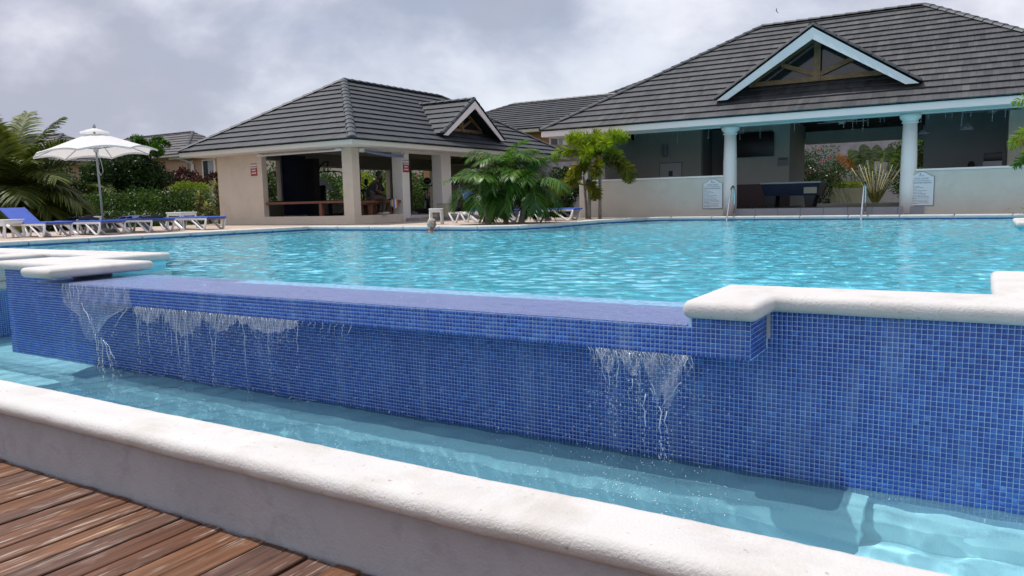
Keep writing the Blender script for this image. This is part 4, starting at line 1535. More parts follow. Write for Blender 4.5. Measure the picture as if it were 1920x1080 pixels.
def frond(mb, base, az, el, L, droop, n, ll, lw, plum=False, curl=0.35, hang=0.5, tone0=0.5, stalk=0.22, rach=None, side=0.0, rnd=random):
    p = Vector(base)
    pts = []
    dirs = []
    steps = n
    for i in range(steps+1):
        t_ = i/steps
        e_ = el - droop*t_**1.25
        a_ = az + side*t_
        d = Vector((math.cos(a_)*math.cos(e_), math.sin(a_)*math.cos(e_), math.sin(e_)))
        pts.append(p.copy())
        dirs.append(d)
        p = p + d*(L/steps)
    if rach is not None:
        rach.tube(pts[::max(1, steps//8)], [0.022*(1-0.85*j/8) for j in range(len(pts[::max(1, steps//8)]))], 4, 0.6)
    roll = rnd.uniform(-0.35, 0.35)
    for i in range(int(steps*stalk), steps+1):
        t_ = (i-steps*stalk)/(steps*(1-stalk))
        d = dirs[i]
        sd0 = d.cross(Vector((0, 0, 1)))
        if sd0.length < 1e-3:
            sd0 = Vector((-math.sin(az), math.cos(az), 0))
        sd0.normalize()
        upv = sd0.cross(d).normalized()
        length = ll*(0.45+0.55*math.sin(PI*min(1, 0.12+0.8*t_)))*(1 if t_ < 0.85 else 1-(t_-0.85)*2.2)
        nl = 4 if plum else 2
        for q in range(nl):
            sg = 1 if q % 2 == 0 else -1
            if plum:
                an = rnd.uniform(0, 2*PI)
                sd = sd0*math.cos(an) + upv*math.sin(an)
                fwd = 0.55
            else:
                an = roll + 0.35 + rnd.uniform(-0.15, 0.15)
                sd = sd0*sg*math.cos(an) + upv*math.sin(an)
                fwd = 0.45 + 0.8*t_**2
            dr = (sd + d*(fwd+rnd.uniform(-.1, .1))).normalized()
            l_ = length*rnd.uniform(0.8, 1.08)
            wv = dr.cross(upv if not plum else Vector((rnd.random(), rnd.random(), rnd.random())))
            if wv.length < 1e-3:
                continue
            wv.normalize()
            b0 = pts[i] + d*rnd.uniform(-0.5, 0.5)*L/steps
            vs = []
            segs = ((0, 0.35), (0.4, 1.0), (0.75, 0.7))
            for s_, w_ in segs:
                c = b0 + dr*l_*s_ - Vector((0, 0, 1))*hang*l_*s_*s_
                vs += [tuple(c - wv*lw*w_/2), tuple(c + wv*lw*w_/2)]
            tip = b0 + dr*l_ - Vector((0, 0, 1))*hang*l_
            vs.append(tuple(tip))
            mb.add(vs, [(0, 1, 3, 2), (2, 3, 5, 4), (4, 5, 6)], min(1, max(0, rnd.gauss(tone0, 0.27))))


def palm(name, label, base, trunks, mat, fr, cat='palm', group=None, trunk_mat='trunk', n=26, ll=0.3, lw=0.02, plum=False, hang=0.5, rs=None):
    """trunks: list of (x,y,ztop,r0,r1); fr: list of (trunk idx, az, el, L, droop, tone, mat or None, zoff)"""
    t = empty(name, label, cat, group, base)
    for tr in trunks:
        m_ = MB()
        x0, y0 = tr[0]-base[0], tr[1]-base[1]
        lx, ly = tr[5] if len(tr) > 5 else (0, 0)
        H = tr[2]-base[2]
        pts = [(x0+lx*(q/8)**1.5, y0+ly*(q/8)**1.5, -0.05+(H+0.05)*q/8) for q in range(9)]
        m_.tube(pts, [tr[3]+(tr[4]-tr[3])*q/8 + (0.006 if q % 2 else 0) for q in range(9)], 9)
        m_.build('trunk', trunk_mat, t, smooth=True)
    for f in fr:
        tr = trunks[f[0]]
        lx, ly = tr[5] if len(tr) > 5 else (0, 0)
        m_, rc = MB(), MB()
        b0 = (tr[0]-base[0]+lx, tr[1]-base[1]+ly, tr[2]-base[2]+f[7])
        frond(m_, b0, f[1], f[2], f[3], f[4], n, ll, lw, plum, hang=hang, tone0=f[5], rach=rc, side=random.uniform(-0.25, 0.25), stalk=0.12 if plum else 0.2)
        o = m_.build('frond', f[6] or mat, t, recalc=False)
        rc.build('rachis', 'stem', o, smooth=True)
    return t


R = math.radians
# clump of bushy palms at the water's edge
random.seed(21)
fr = []
trs = [(-10.72, 16.35, 0.85, 0.085, 0.05, (-0.05, 0.0)), (-10.35, 16.6, 1.28, 0.07, 0.05, (0.03, 0.1)), (-9.98, 16.75, 0.85, 0.085, 0.05, (0.18, 0.05))]
for ti in range(3):
    nn_ = 22
    for k in range(nn_):
        az = 2*PI*k/nn_*2.4 + random.uniform(-.25, .25)
        u = k/nn_
        el = R(86-80*u) + random.uniform(-.08, .08)
        L = (1.08+0.32*math.sin(PI*min(1, 0.15+u)))*random.uniform(0.85, 1.05)*(0.85 if ti == 0 else 1)
        dr = (1.35+1.0*u)*random.uniform(0.9, 1.1)
        fr.append((ti, az, el, L, dr, 0.72-0.35*u+random.uniform(-.1, .1), None, random.uniform(-0.05, 0.1)))
palm('bushy_palm', 'clump of bushy dark green palms hanging over the pool edge before the blue loungers', (-10.35, 16.5, PZ), trs, 'palm_green', fr, n=56, ll=0.46, lw=0.024, hang=0.50)

# foxtail palm
fr = []
random.seed(5)
trs = [(-9.85, 20.45, 1.80, 0.055, 0.04, (0.05, 0)), (-9.55, 20.55, 1.92, 0.05, 0.035, (0.02, 0)), (-10.0, 20.6, 1.35, 0.04, 0.03, (-0.1, 0))]
for k, (az, el, L, dr, tn, mt) in enumerate([
        (R(90), R(85), 1.1, 1.2, .6, None), (R(60), R(75), 1.2, 1.7, .6, None), (R(160), R(78), 1.2, 1.6, .6, None), (R(330), R(75), 1.15, 1.8, .65, None), (R(280), R(50), 1.0, 2.0, .6, None), (R(180), R(30), 1.1, 1.9, .55, 'palm_gold'), (R(260), R(35), 1.0, 2.1, .7, 'palm_gold'), (R(200), R(72), 1.25, 1.6, .6, None), (R(190), R(50), 1.35, 1.9, .6, None), (R(10), R(72), 1.1, 1.7, .65, None), (R(20), R(45), 1.1, 2.0, .5, None),
        (R(300), R(60), 1.1, 1.9, .55, None), (R(250), R(75), 1.2, 1.5, .7, None), (R(130), R(60), 1.0, 1.6, .4, None), (R(210), R(18), 1.35, 1.8, .55, 'palm_gold'), (R(235), R(5), 0.95, 1.5, .75, 'palm_gold'),
        (R(0), R(25), 1.35, 2.2, .45, 'palm_gold'), (R(330), R(10), 0.9, 1.7, .65, 'palm_gold'), (R(15), R(40), 1.5, 2.4, .35, 'palm_gold'), (R(280), R(20), 0.9, 1.9, .7, 'palm_gold')]):
    fr.append((k % 2 if mt is None else k % 3, az, el, L, dr, tn-(0.25 if mt else -0.08), mt, -0.25 if mt else 0.0))
palm('foxtail_palm', 'lime and gold foxtail palm with thin trunks in front of the cream half wall', (-9.8, 20.5, PZ), trs, 'palm_lime', fr, n=72, ll=0.31, lw=0.036, plum=True, hang=0.12)

# partly seen palm at the right edge, on its planter island
isl = empty('palm_island', 'white coped planter island at the right edge of the pool', 'planter')
coping_poly('coping_stone', [(0.52, 15.6), (3.4, 15.6), (3.4, 17.6), (0.52, 17.6)], 0.04, 0.14, 0.045, parent=isl)
b = MB()
b.box(0.62, 3.3, 15.7, 17.5, -1.2, 0.05)
b.build('island_wall', 'pool_floor', isl)
b = MB()
b.box(0.75, 3.2, 15.8, 17.4, 0.12, 0.155)
b.build('planting_soil', 'soil', isl)
fr = []
random.seed(9)
trs = [(1.35, 16.6, 1.5, 0.06, 0.045), (1.5, 16.9, 1.9, 0.06, 0.045)]
for az, el, L, dr, mt, ti in [(R(165), R(55), 1.3, 1.5, None, 1), (R(190), R(30), 1.05, 1.4, 'palm_gold', 0), (R(205), R(45), 1.2, 1.9, None, 0), (R(150), R(15), 1.0, 1.5, 'palm_gold', 0), (R(180), R(-5), 1.0, 0.8, 'palm_green', 0),
                          (R(230), R(60), 1.2, 1.7, None, 1), (R(20), R(50), 1.2, 1.8, None, 0), (R(90), R(60), 1.2, 1.7, None, 1), (R(310), R(60), 1.2, 1.7, None, 0)]:
    fr.append((ti, az, el, L, dr, .6, mt, 0))
palm('foxtail_palm', 'foxtail palm cut off by the right edge of the picture', (1.4, 16.7, 0.13), trs, 'palm_lime', fr, n=56, ll=0.2, lw=0.022, plum=True, hang=0.12)
t = empty('strap_leaf_plant', 'arching strap leaved plant at the foot of the right hand foxtail palm', 'plant', None, (0.95, 16.3, 0.14))
random.seed(3)
m_ = MB()
for k in range(60):
    az, el, L = random.uniform(0, 2*PI), random.uniform(0.5, 1.35), random.uniform(0.4, 0.75)
    p0 = Vector((random.uniform(-.1, .1), random.uniform(-.1, .1), 0))
    pts = []
    p = p0.copy()
    for j in range(6):
        e_ = el-1.9*(j/5)**1.3
        pts.append(p.copy())
        p = p+Vector((math.cos(az)*math.cos(e_), math.sin(az)*math.cos(e_), math.sin(e_)))*L/5
    wv = Vector((-math.sin(az), math.cos(az), 0))*0.016
    vs = []
    for j, q in enumerate(pts):
        s_ = (0.6, 1, 1, 0.8, 0.5, 0.06)[j]
        vs += [tuple(q-wv*s_), tuple(q+wv*s_)]
    m_.add(vs, [(2*j, 2*j+1, 2*j+3, 2*j+2) for j in range(5)], random.random())
m_.build('leaves', 'palm_olive', t, recalc=False)

# coconut palm far left
fr = []
random.seed(14)
trs = [(-25.0, 11.9, 0.75, 0.20, 0.15)]
for az, el, L, dr, tn, mt in [(R(35), R(72), 3.9, 1.15, .45, None), (R(55), R(82), 4.1, 0.8, .4, None), (R(215), R(80), 4.2, 0.9, .55, None), (R(250), R(70), 4.2, 1.1, .6, None),
                              (R(10), R(60), 3.6, 1.6, .4, None), (R(340), R(50), 3.2, 1.7, .35, None), (R(25), R(42), 3.3, 1.6, .5, None), (R(300), R(55), 3.0, 1.9, .45, None),
                              (R(240), R(45), 3.2, 1.6, .5, None), (R(200), R(45), 3.4, 1.5, .5, None), (R(330), R(28), 2.5, 1.7, .7, 'palm_gold'), (R(60), R(35), 2.7, 1.5, .4, None),
                              (R(290), R(75), 3.6, 1.3, .45, None), (R(120), R(65), 3.2, 1.4, .3, None), (R(270), R(25), 2.4, 1.4, .6, 'palm_gold'), (R(355), R(68), 3.5, 1.45, .5, None), (R(120), R(86), 4.2, .7, .6, None), (R(300), R(84), 4.1, .75, .65, None), (R(215), R(87), 4.2, .6, .6, None)]:
    fr.append((0, az, el, L*0.78, dr, tn, mt, 0))
    fr.append((0, az+0.35, el-0.12, L*0.66, dr*1.1, tn, None, 0))
palm('coconut_palm', 'young coconut palm with long dark fronds at the left edge', (-25.0, 11.9, PZ), trs, 'palm_olive', fr, n=110, ll=0.92, lw=0.052, hang=0.36)
fr = []
random.seed(15)
trs = [(-27.2, 15.6, 0.9, 0.12, 0.09)]
for k in range(11):
    fr.append((0, 2*PI*k/11+0.3, R(35+35*(k % 3)/2), random.uniform(1.6, 2.1), random.uniform(1.4, 1.9), .55, None, 0))
palm('coconut_palm', 'olive palm fronds spreading low behind the white umbrella pole', (-27.2, 15.6, PZ), trs, 'palm_olive', fr, n=40, ll=0.5, lw=0.035, hang=0.4)
fr = []
random.seed(16)
trs = [(-26.6, 17.5, 2.75, 0.06, 0.05)]
for k in range(10):
    fr.append((0, 2*PI*k/10+0.2, R(35+45*(k % 3)/2), random.uniform(0.8, 1.15), random.uniform(1.3, 1.9), .5, None, 0))
palm('foxtail_palm', 'small dark foxtail palm rising above the dark shrub right of the umbrella', (-26.6, 17.5, PZ), trs, 'palm_green', fr, n=70, ll=0.26, lw=0.04, plum=True, hang=0.1)

# shrubs on the left, one by one
random.seed(31)
k = 0
hl = ['bright green hedge shrub behind the leftmost lounger', 'dense green hedge shrub left of the umbrella pole', 'leafy hedge shrub directly behind the umbrella pole', 'rounded dark hedge shrub right of the umbrella pole',
      'green hedge shrub behind the rightmost lounger of the left row', 'fresh green hedge shrub under the beige garden wall', 'hedge shrub beside the striped spiky plants']
ys = [9.6, 11.2, 12.9, 14.4, 15.7, 16.9, 18.0]
for i, y in enumerate(ys):
    x = -24.9 + 0.25*math.sin(i*2.1)
    hgt = 0.70+0.10*math.sin(i*1.7)
    bl_ = [(x, y, 0.55, 0.85, 0.95, hgt), (x-0.5, y+0.6, 0.7, 0.7, 0.7, hgt), (x+0.35, y-0.4, 0.4, 0.6, 0.6, 0.5)]
    bush('hedge_shrub', hl[i], 'shrub', bl_, 7000, 0.085, 'leaf', 100+i, 'hedge behind the left loungers')
bush('flowering_shrub', 'low shrub dotted with white flowers behind the third lounger', 'shrub', [(-23.6, 14.3, 0.3, 0.5, 0.9, 0.38), (-23.6, 15.3, 0.3, 0.4, 0.7, 0.30)], 3000, 0.06, 'leaf', 120, None, ('white_flower', 60, 0.03))
bush('flowering_shrub', 'low shrub with small white flowers beside the fourth lounger', 'shrub', [(-23.4, 16.6, 0.28, 0.5, 0.8, 0.34)], 2400, 0.06, 'leaf', 121, None, ('white_flower', 36, 0.03))
bush('flowering_shrub', 'low white flowering shrub behind the second lounger', 'shrub', [(-23.8, 12.2, 0.28, 0.5, 0.9, 0.33)], 2400, 0.06, 'leaf', 122, None, ('white_flower', 30, 0.03))
bush('dark_shrub', 'tall dark leafed shrub tree right of the umbrella', 'shrub', [(-26.4, 16.7, 1.5, 0.9, 0.9, 1.1), (-26.6, 16.0, 1.8, 0.8, 0.6, 0.7), (-26.2, 17.3, 1.8, 0.8, 0.6, 0.6), (-26.6, 17.0, 2.4, 0.6, 0.55, 0.45)], 15000, 0.10, 'leaf_dark', 123)
bush('dark_shrub', 'dark glossy shrub low under the umbrella canopy', 'shrub', [(-27.6, 14.4, 1.5, 0.9, 0.9, 0.9), (-27.2, 16.0, 1.7, 0.7, 0.8, 0.7)], 8000, 0.10, 'leaf_dark', 124)
bush('dark_shrub', 'dark foliage mass under the coconut palm', 'shrub', [(-26.6, 10.9, 1.0, 1.2, 1.4, 1.1), (-26.2, 12.9, 0.9, 0.9, 1.2, 0.9)], 12000, 0.11, 'leaf_dark', 125)
bush('purple_shrub', 'purple leaved shrub row on the beige garden wall', 'shrub', [(-36.0+i*1.4, 24.6, 1.9+0.25*math.sin(i*2), 0.9, 0.6, 0.55) for i in range(7)], 9000, 0.16, 'leaf_purple', 126)
bush('lime_shrub', 'bright lime shrub in front of the beige garden wall', 'shrub', [(-28.6, 20.6, 1.35, 0.9, 0.8, 0.45)], 2600, 0.11, 'leaf_lime', 127)
bush('dark_shrub', 'leafy shrub between the umbrella and the salmon villa', 'shrub', [(-32.5, 20.6, 1.5, 1.2, 1.2, 0.8), (-34.5, 20.5, 1.4, 1.2, 1.2, 0.8)], 8000, 0.13, 'leaf', 128)


def spiky(label, x, y, z0, H, n, seed, mat='leaf_stripe', wd=0.03, nm='spiky_plant'):
    random.seed(seed)
    t = empty(nm, label, 'plant', None, (x, y, z0))
    m_ = MB()
    for k in range(n):
        h0 = random.uniform(0.1, 0.75)*H
        az, el, L = random.uniform(0, 2*PI), random.uniform(0.3, 1.4), random.uniform(0.35, 0.55)*max(0.7, H*0.6)
        p = Vector((0, 0, h0))
        vs = []
        wv = Vector((-math.sin(az), math.cos(az), 0))*wd
        for j in range(5):
            e_ = el-1.2*(j/4)**1.4
            s_ = (0.5, 1, 0.9, 0.6, 0.05)[j]
            vs += [tuple(p-wv*s_), tuple(p+wv*s_)]
            p = p+Vector((math.cos(az)*math.cos(e_), math.sin(az)*math.cos(e_), math.sin(e_)))*L/4
        m_.add(vs, [(2*j, 2*j+1, 2*j+3, 2*j+2) for j in range(4)], random.random())
    m_.build('leaves', mat, t, recalc=False)
    m_ = MB()
    m_.tube([(0, 0, -0.05), (0.02, 0, H*0.75)], [0.035, 0.025], 6)
    m_.build('stem', 'trunk', t)


spiky('tall yellow striped spiky plant touching the beige gym wall', -23.0, 17.7, PZ, 1.75, 150, 1)
spiky('shorter cream striped spiky plant left of the taller one by the gym wall', -23.7, 17.5, PZ, 1.35, 130, 2)
spiky('small orange tinged spiky plant at the foot of the gym wall', -22.8, 17.1, PZ, 0.8, 110, 3)

# shrubs behind gym openings and in the gap
bush('gap_shrub', 'dark green shrub between the bushy palms and the cream half wall', 'shrub', [(-12.3, 22.8, 0.75, 0.6, 0.6, 0.75), (-12.1, 23.4, 1.2, 0.6, 0.6, 0.6), (-11.8, 22.4, 0.5, 0.4, 0.4, 0.5)], 8000, 0.09, 'leaf_dark', 130)
bush('gap_shrub', 'light green shrub seen behind the foxtail palm by the pavilion corner', 'shrub', [(-12.6, 25.6, 1.3, 0.5, 0.5, 0.5)], 1800, 0.12, 'leaf_lime', 131)
bush('garden_shrub', 'tall green creeper seen through the narrow gym window', 'shrub', [(-23.5, 19.9, 1.2, 0.6, 0.8, 1.0), (-23.6, 19.7, 2.0, 0.5, 0.6, 0.5)], 6000, 0.10, 'leaf', 132)
bush('garden_shrub', 'yellow green shrub seen low through the middle gym window', 'shrub', [(-24.5, 23.4, 0.75, 0.5, 0.6, 0.7)], 3000, 0.10, 'leaf_lime', 133)
bush('garden_shrub', 'broad green shrub behind the seated man seen through the gym', 'shrub', [(-25.5, 28.0, 1.2, 0.9, 1.1, 0.8), (-24.8, 27.2, 0.8, 0.8, 0.9, 0.7)], 5000, 0.16, 'leaf_lime', 134)
bush('garden_shrub', 'garden shrub with red blossoms seen through the gym doorway', 'shrub', [(-25.0, 31.5, 1.1, 1.2, 1.3, 1.0), (-25.5, 30.3, 1.7, 0.9, 0.9, 0.7), (-24.5, 32.5, 0.6, 0.9, 0.9, 0.6)], 9000, 0.10, 'leaf', 135, None, ('red_flower', 30, 0.06))
vv = MB()
vv.box(-36, -35.7, 29.5, 75, 0.05, 3.4)
tag(vv.build('garden_wall', 'beige'), 'pale wall beyond the gym windows', 'wall')

bush('garden_hedge', 'tall garden hedge beyond the gym seen through its rear openings', 'hedge', [(-30.5+0.5*math.sin(i), 27+i*2.6, 1.4, 1.3, 1.7, 1.3) for i in range(9)], 22000, 0.17, 'leaf', 150)

# courtyard behind the bar
KC = 1.14
def far_(bl_):
    return [(q[0]*KC, q[1]*KC, 0.69+(q[2]-0.69)*KC, q[3]*KC, q[4]*KC, q[5]*KC) for q in bl_]


bush('courtyard_shrub', 'dark shrub with pink blossoms left in the courtyard behind the bar', 'shrub', far_([(-5.6, 31.0, 1.0, 0.8, 0.7, 0.9), (-4.9, 30.6, 0.9, 0.6, 0.6, 0.8), (-5.9, 31.3, 1.6, 0.5, 0.5, 0.6)]), 9000, 0.07, 'leaf_dark', 140, None, ('red_flower', 26, 0.035))
bush('courtyard_shrub', 'wispy green shrub leaning against the courtyard wall', 'shrub', far_([(-5.6, 33.0, 1.6, 1.0, 0.8, 0.9), (-4.4, 33.2, 1.3, 1.0, 0.8, 0.8)]), 5000, 0.09, 'leaf', 141, None, ('red_flower', 14, 0.05))
bush('courtyard_shrub', 'dense green shrub right of the traveller palm in the courtyard', 'shrub', far_([(-2.3, 31.2, 1.5, 0.7, 0.7, 1.1), (-1.8, 30.8, 0.9, 0.7, 0.6, 0.8), (-2.0, 31.4, 2.2, 0.7, 0.7, 0.6)]), 9000, 0.10, 'leaf', 142, None, ('red_flower', 5, 0.04))
bush('courtyard_shrub', 'low yellow green clipped shrub on the courtyard planter', 'shrub', far_([(-4.2, 30.5, 0.98, 0.55, 0.3, 0.14)]), 2200, 0.05, 'leaf_lime', 143, zmin=0.8)
bl = MB()
bl.box(-4.75*KC, -3.7*KC, 30.2*KC, 30.8*KC, 0.0, 0.69+0.17*KC)
tag(bl.build('planter_box', 'planter'), 'square rendered planter in the courtyard beside the traveller palm', 'planter')
t = empty('traveller_palm', 'traveller palm with fan of yellow stalks in the courtyard behind the bar', 'palm', None, (-3.2*1.12, 29.8*1.12, 0.16))
random.seed(77)
for k in range(13):
    a = R(90) + R(5.2)*(k-6)
    L = random.uniform(1.25, 1.9)
    tp = Vector((math.cos(a)*L, random.uniform(-.15, .15), math.sin(a)*L))
    s_ = MB()
    s_.tube([(0, 0, 0.0), tuple(tp*0.35), tuple(tp)], [0.055, 0.03, 0.016], 6)
    st_ = s_.build('leaf_stalk', 'stalk_yellow', t, smooth=True)
    lf = MB()
    dry = k == 11
    d = tp.normalized()
    BL = random.uniform(0.8, 1.15)
    W_ = 0.22
    sd = Vector((math.sin(a)*0.5, -0.85, -math.cos(a)*0.5)).normalized() if k % 2 else Vector((math.sin(a), 0.3, -math.cos(a))).normalized()
    nseg = 16
    for sg in (-1, 1):
        for j in range(nseg):
            u0, u1 = j/nseg, (j+0.86)/nseg
            def pt(u, w_):
                dd_ = d*BL*u + Vector((0, 0, -0.35*u*u*BL))
                ww = W_*math.sin(PI*min(1, 0.08+0.92*u))**0.6*w_
                return tuple(tp + dd_ + sd*sg*ww + Vector((0, 0, -0.25*ww*w_)))
            lf.add([pt(u0, 0), pt(u1, 0), pt(u1, 1), pt(u0, 1)], [(0, 1, 2, 3)], random.random())
    lf.build('leaf_blade', 'fan_orange' if (dry or k == 12) else 'fan_green', st_, recalc=False)
cs = MB()
cs.tube([(0.0, 0, 0), (-0.35, -0.1, 0.75), (-0.62, -0.15, 1.25), (-0.74, -0.15, 1.42)], [0.03, 0.024, 0.03, 0.07], 7)
cs.build('rolled_leaf', 'stalk_yellow', t, smooth=True)

# ================================================================== POOLSIDE THINGS
def lounger(label, x, y, rz, raised, group='blue sun loungers round the pool'):
    """head end at -x, foot end at 0; long axis is local x"""
    t = empty('sun_lounger', label, 'sun lounger', group, (x, y, PZ), rz)
    Wd, H = 0.62, 0.33
    s = MB()
    xs0 = -1.25 if raised else -1.92
    n = 14
    for i in range(n+1):
        u = i/n
        xx = xs0*(1-u)
        sag = -0.022*math.sin(PI*((u*3) % 1))
        for v in (-Wd/2+0.03, 0, Wd/2-0.03):
            s.v.append((xx, v, H + (sag-0.008 if v == 0 else 0)))
    for i in range(n):
        for j in range(2):
            s.f.append((i*3+j, (i+1)*3+j, (i+1)*3+j+1, i*3+j+1))
            s.t.append(.5)
    for v in (-Wd/2+0.03, Wd/2-0.03):
        s.tube([(xs0, v, H-0.01), (0, v, H-0.01)], 0.028, 7)
    s.tube([(0, -Wd/2+0.03, H-0.01), (0, Wd/2-0.03, H-0.01)], 0.026, 7)
    s.build('seat_sling', 'sling', t, recalc=False)
    if raised:
        s = MB()
        a = R(raised)
        e_ = (-1.25-0.66*math.cos(a), H+0.66*math.sin(a))
        s.bar((-1.25, 0, H), (e_[0], 0, e_[1]), Wd-0.08, 0.012)
        for v in (-Wd/2+0.03, Wd/2-0.03):
            s.tube([(-1.25, v, H), (e_[0], v, e_[1])], 0.022, 7)
        s.build('backrest', 'sling', t)
        s = MB()
        s.bar((-1.55, Wd/2-0.08, H-0.02), (-1.25-0.4*math.cos(a), Wd/2-0.08, H+0.4*math.sin(a)), 0.03, 0.02)
        s.build('backrest_prop', 'white_plastic', t)
    for sg in (-1, 1):
        v = sg*(Wd/2-0.0)
        s = MB()
        s.bar((-1.95, v, H-0.045), (-0.05, v, H-0.045), 0.035, 0.05)
        s.build('side_rail', 'white_plastic', t)
        for nm, path in (('leg', [(-0.06, H-0.04), (-0.11, 0.12), (-0.17, 0.02), (-0.26, 0.02), (-0.60, H-0.07)]),
                         ('leg', [(-1.48, H-0.06), (-1.32, H-0.10), (-1.02, 0.03), (-0.93, 0.02)]),
                         ('leg', [(-1.93, H-0.05), (-1.80, 0.05), (-1.70, 0.02), (-1.60, H-0.06)])):
            s = MB()
            pts = [(p, v, q) for p, q in path]
            wd_ = 0.055 if path[0][0] == -1.48 else 0.032
            s.tube(pts, [wd_*0.75]+[wd_]*(len(pts)-2)+[wd_*0.8], 6)
            s.build(nm, 'white_plastic', t, smooth=True)
    return t


lounger('leftmost blue sun lounger with raised back behind the left white table', -17.75, 9.42, R(4), 32)
lounger('flat blue sun lounger second from the left beside the raised one', -17.35, 10.45, R(2), 0)
lounger('flat blue sun lounger with towels on it under the umbrella', -17.35, 11.75, R(2), 0)
lounger('rightmost flat blue sun lounger of the left row near the gym wall', -17.35, 13.3, R(3), 0)
lounger('blue sun lounger with raised back half hidden left of the bushy palms', -10.75, 17.75, R(4), 62)
lounger('blue sun lounger with raised back right of the bushy palms', -9.55, 19.15, R(8), 60)


def towel(label, mat, pts, seed):
    random.seed(seed)
    x0, x1, y0, y1, z = pts
    nx, ny = 16, 10
    m_ = MB()
    for i in range(nx+1):
        for j in range(ny+1):
            x, y = x0+(x1-x0)*i/nx, y0+(y1-y0)*j/ny
            q = mnoise.noise(Vector((x*5, y*5, seed)))
            m_.v.append((x+q*0.04, y+q*0.05, z+max(0.015, 0.07+q*0.09)*(math.sin(PI*(i+1)/(nx+2))**0.5)))
    for i in range(nx):
        for j in range(ny):
            m_.f.append((i*(ny+1)+j, (i+1)*(ny+1)+j, (i+1)*(ny+1)+j+1, i*(ny+1)+j+1))
            m_.t.append(.5)
    o = m_.build('towel', mat, None, smooth=True)
    md = o.modifiers.new('thick', 'SOLIDIFY')
    md.thickness = 0.015
    md.offset = 1
    return tag(o, label, 'towel')


towel('crumpled dark towel lying on the lounger left of the umbrella pole', 'towel_dark', (-18.95, -18.35, 10.2, 10.7, PZ+0.33), 3)
towel('crumpled pale blue towel on the lounger right of the umbrella pole', 'towel_blue', (-18.9, -18.2, 11.5, 12.0, PZ+0.33), 4)
towel('dark towel hanging over the middle of the third lounger', 'towel_dark', (-18.1, -17.7, 11.5, 12.0, PZ+0.315), 6)


def side_table(label, x, y, rz, h=0.42, s=0.48):
    t = empty('side_table', label, 'table', 'small white plastic side tables', (x, y, PZ), rz)
    m_ = MB()
    m_.box(-s/2, s/2, -s/2, s/2, h-0.03, h)
    bevel_obj(m_.build('tabletop', 'white_plastic', t), 0.008)
    m_ = MB()
    m_.box(-s/2+0.03, s/2-0.03, -s/2+0.02, -s/2+0.035, h-0.10, h-0.032)
    m_.box(-s/2+0.03, s/2-0.03, s/2-0.035, s/2-0.02, h-0.10, h-0.032)
    m_.box(-s/2+0.02, -s/2+0.035, -s/2+0.037, s/2-0.037, h-0.10, h-0.032)
    m_.box(s/2-0.035, s/2-0.02, -s/2+0.037, s/2-0.037, h-0.10, h-0.032)
    m_.build('apron', 'white_plastic', t)
    for a in (-1, 1):
        for b_ in (-1, 1):
            m_ = MB()
            m_.bar((a*(s/2-0.04), b_*(s/2-0.04), h-0.032), (a*(s/2-0.025), b_*(s/2-0.025), 0), 0.045, 0.045)
            m_.build('leg', 'white_plastic', t)


side_table('white side table cut by the left edge of the picture', -18.85, 8.85, R(5))
side_table('white side table behind the second lounger left of the umbrella pole', -20.3, 11.55, R(5), 0.42)
side_table('white side table behind the rightmost lounger of the left row', -19.7, 13.9, R(5), 0.47, 0.6)
side_table('white side table beside the swimmer in front of the gym', -12.45, 16.45, R(31), 0.42, 0.36)
t = empty('storage_box', 'small beige box standing on the gym step behind the white table', 'box', None, (-15.0, 20.3, 0.20))
m_ = MB()
m_.box(-0.2, 0.2, -0.17, 0.17, 0, 0.42)
bevel_obj(m_.build('box_body', 'planter', t), 0.015)
m_ = MB()
m_.box(-0.21, 0.21, -0.18, 0.18, 0.421, 0.45)
bevel_obj(m_.build('lid', 'planter', t), 0.006)

# umbrella
ux, uy = -19.25, 11.3
t = empty('pool_umbrella', 'large white octagonal umbrella with air vent over the left loungers', 'umbrella', None, (ux, uy, PZ))
m_ = MB()
m_.lathe([(0.34, 0), (0.34, 0.06), (0.30, 0.09), (0.12, 0.11), (0.05, 0.13), (0.05, 0.35)], 0, 0, 24)
m_.build('base', 'stone_base', t)
m_ = MB()
m_.tube([(0.0, 0, 0.1), (-0.03, 0, 1.3), (-0.06, 0, 2.66)], 0.026, 12)
m_.build('pole', 'grey_metal', t, smooth=True)
RC, ZE, ZA = 1.46, 2.02, 2.56
cx0 = -0.05
c_ = MB()
NS, NR = 8, 10
def cpt(a, r):
    """point on the canopy; sags between ribs"""
    seg = (a/(2*PI)*NS) % 1
    k = abs(seg-0.5)*2            # 1 at rib, 0 mid panel
    chord = math.cos(PI/NS)/math.cos((seg-0.5)*2*PI/NS)
    rr_ = r*RC*chord*(1-0.035*(1-k*k)*r)
    z = ZE + (ZA-ZE)*(1-r)**1.12 + 0.10*r*(1-r) + 0.075*(1-k*k)*r**3
    tilt = -0.09*math.cos(a-R(215))*r
    return (cx0+rr_*math.cos(a), rr_*math.sin(a), z+tilt)
na = 64
for i in range(NR+1):
    for j in range(na):
        c_.v.append(cpt(2*PI*j/na, 0.13+0.87*i/NR))
for i in range(NR):
    for j in range(na):
        c_.f.append((i*na+j, (i+1)*na+j, (i+1)*na+(j+1) % na, i*na+(j+1) % na))
        c_.t.append(.5)
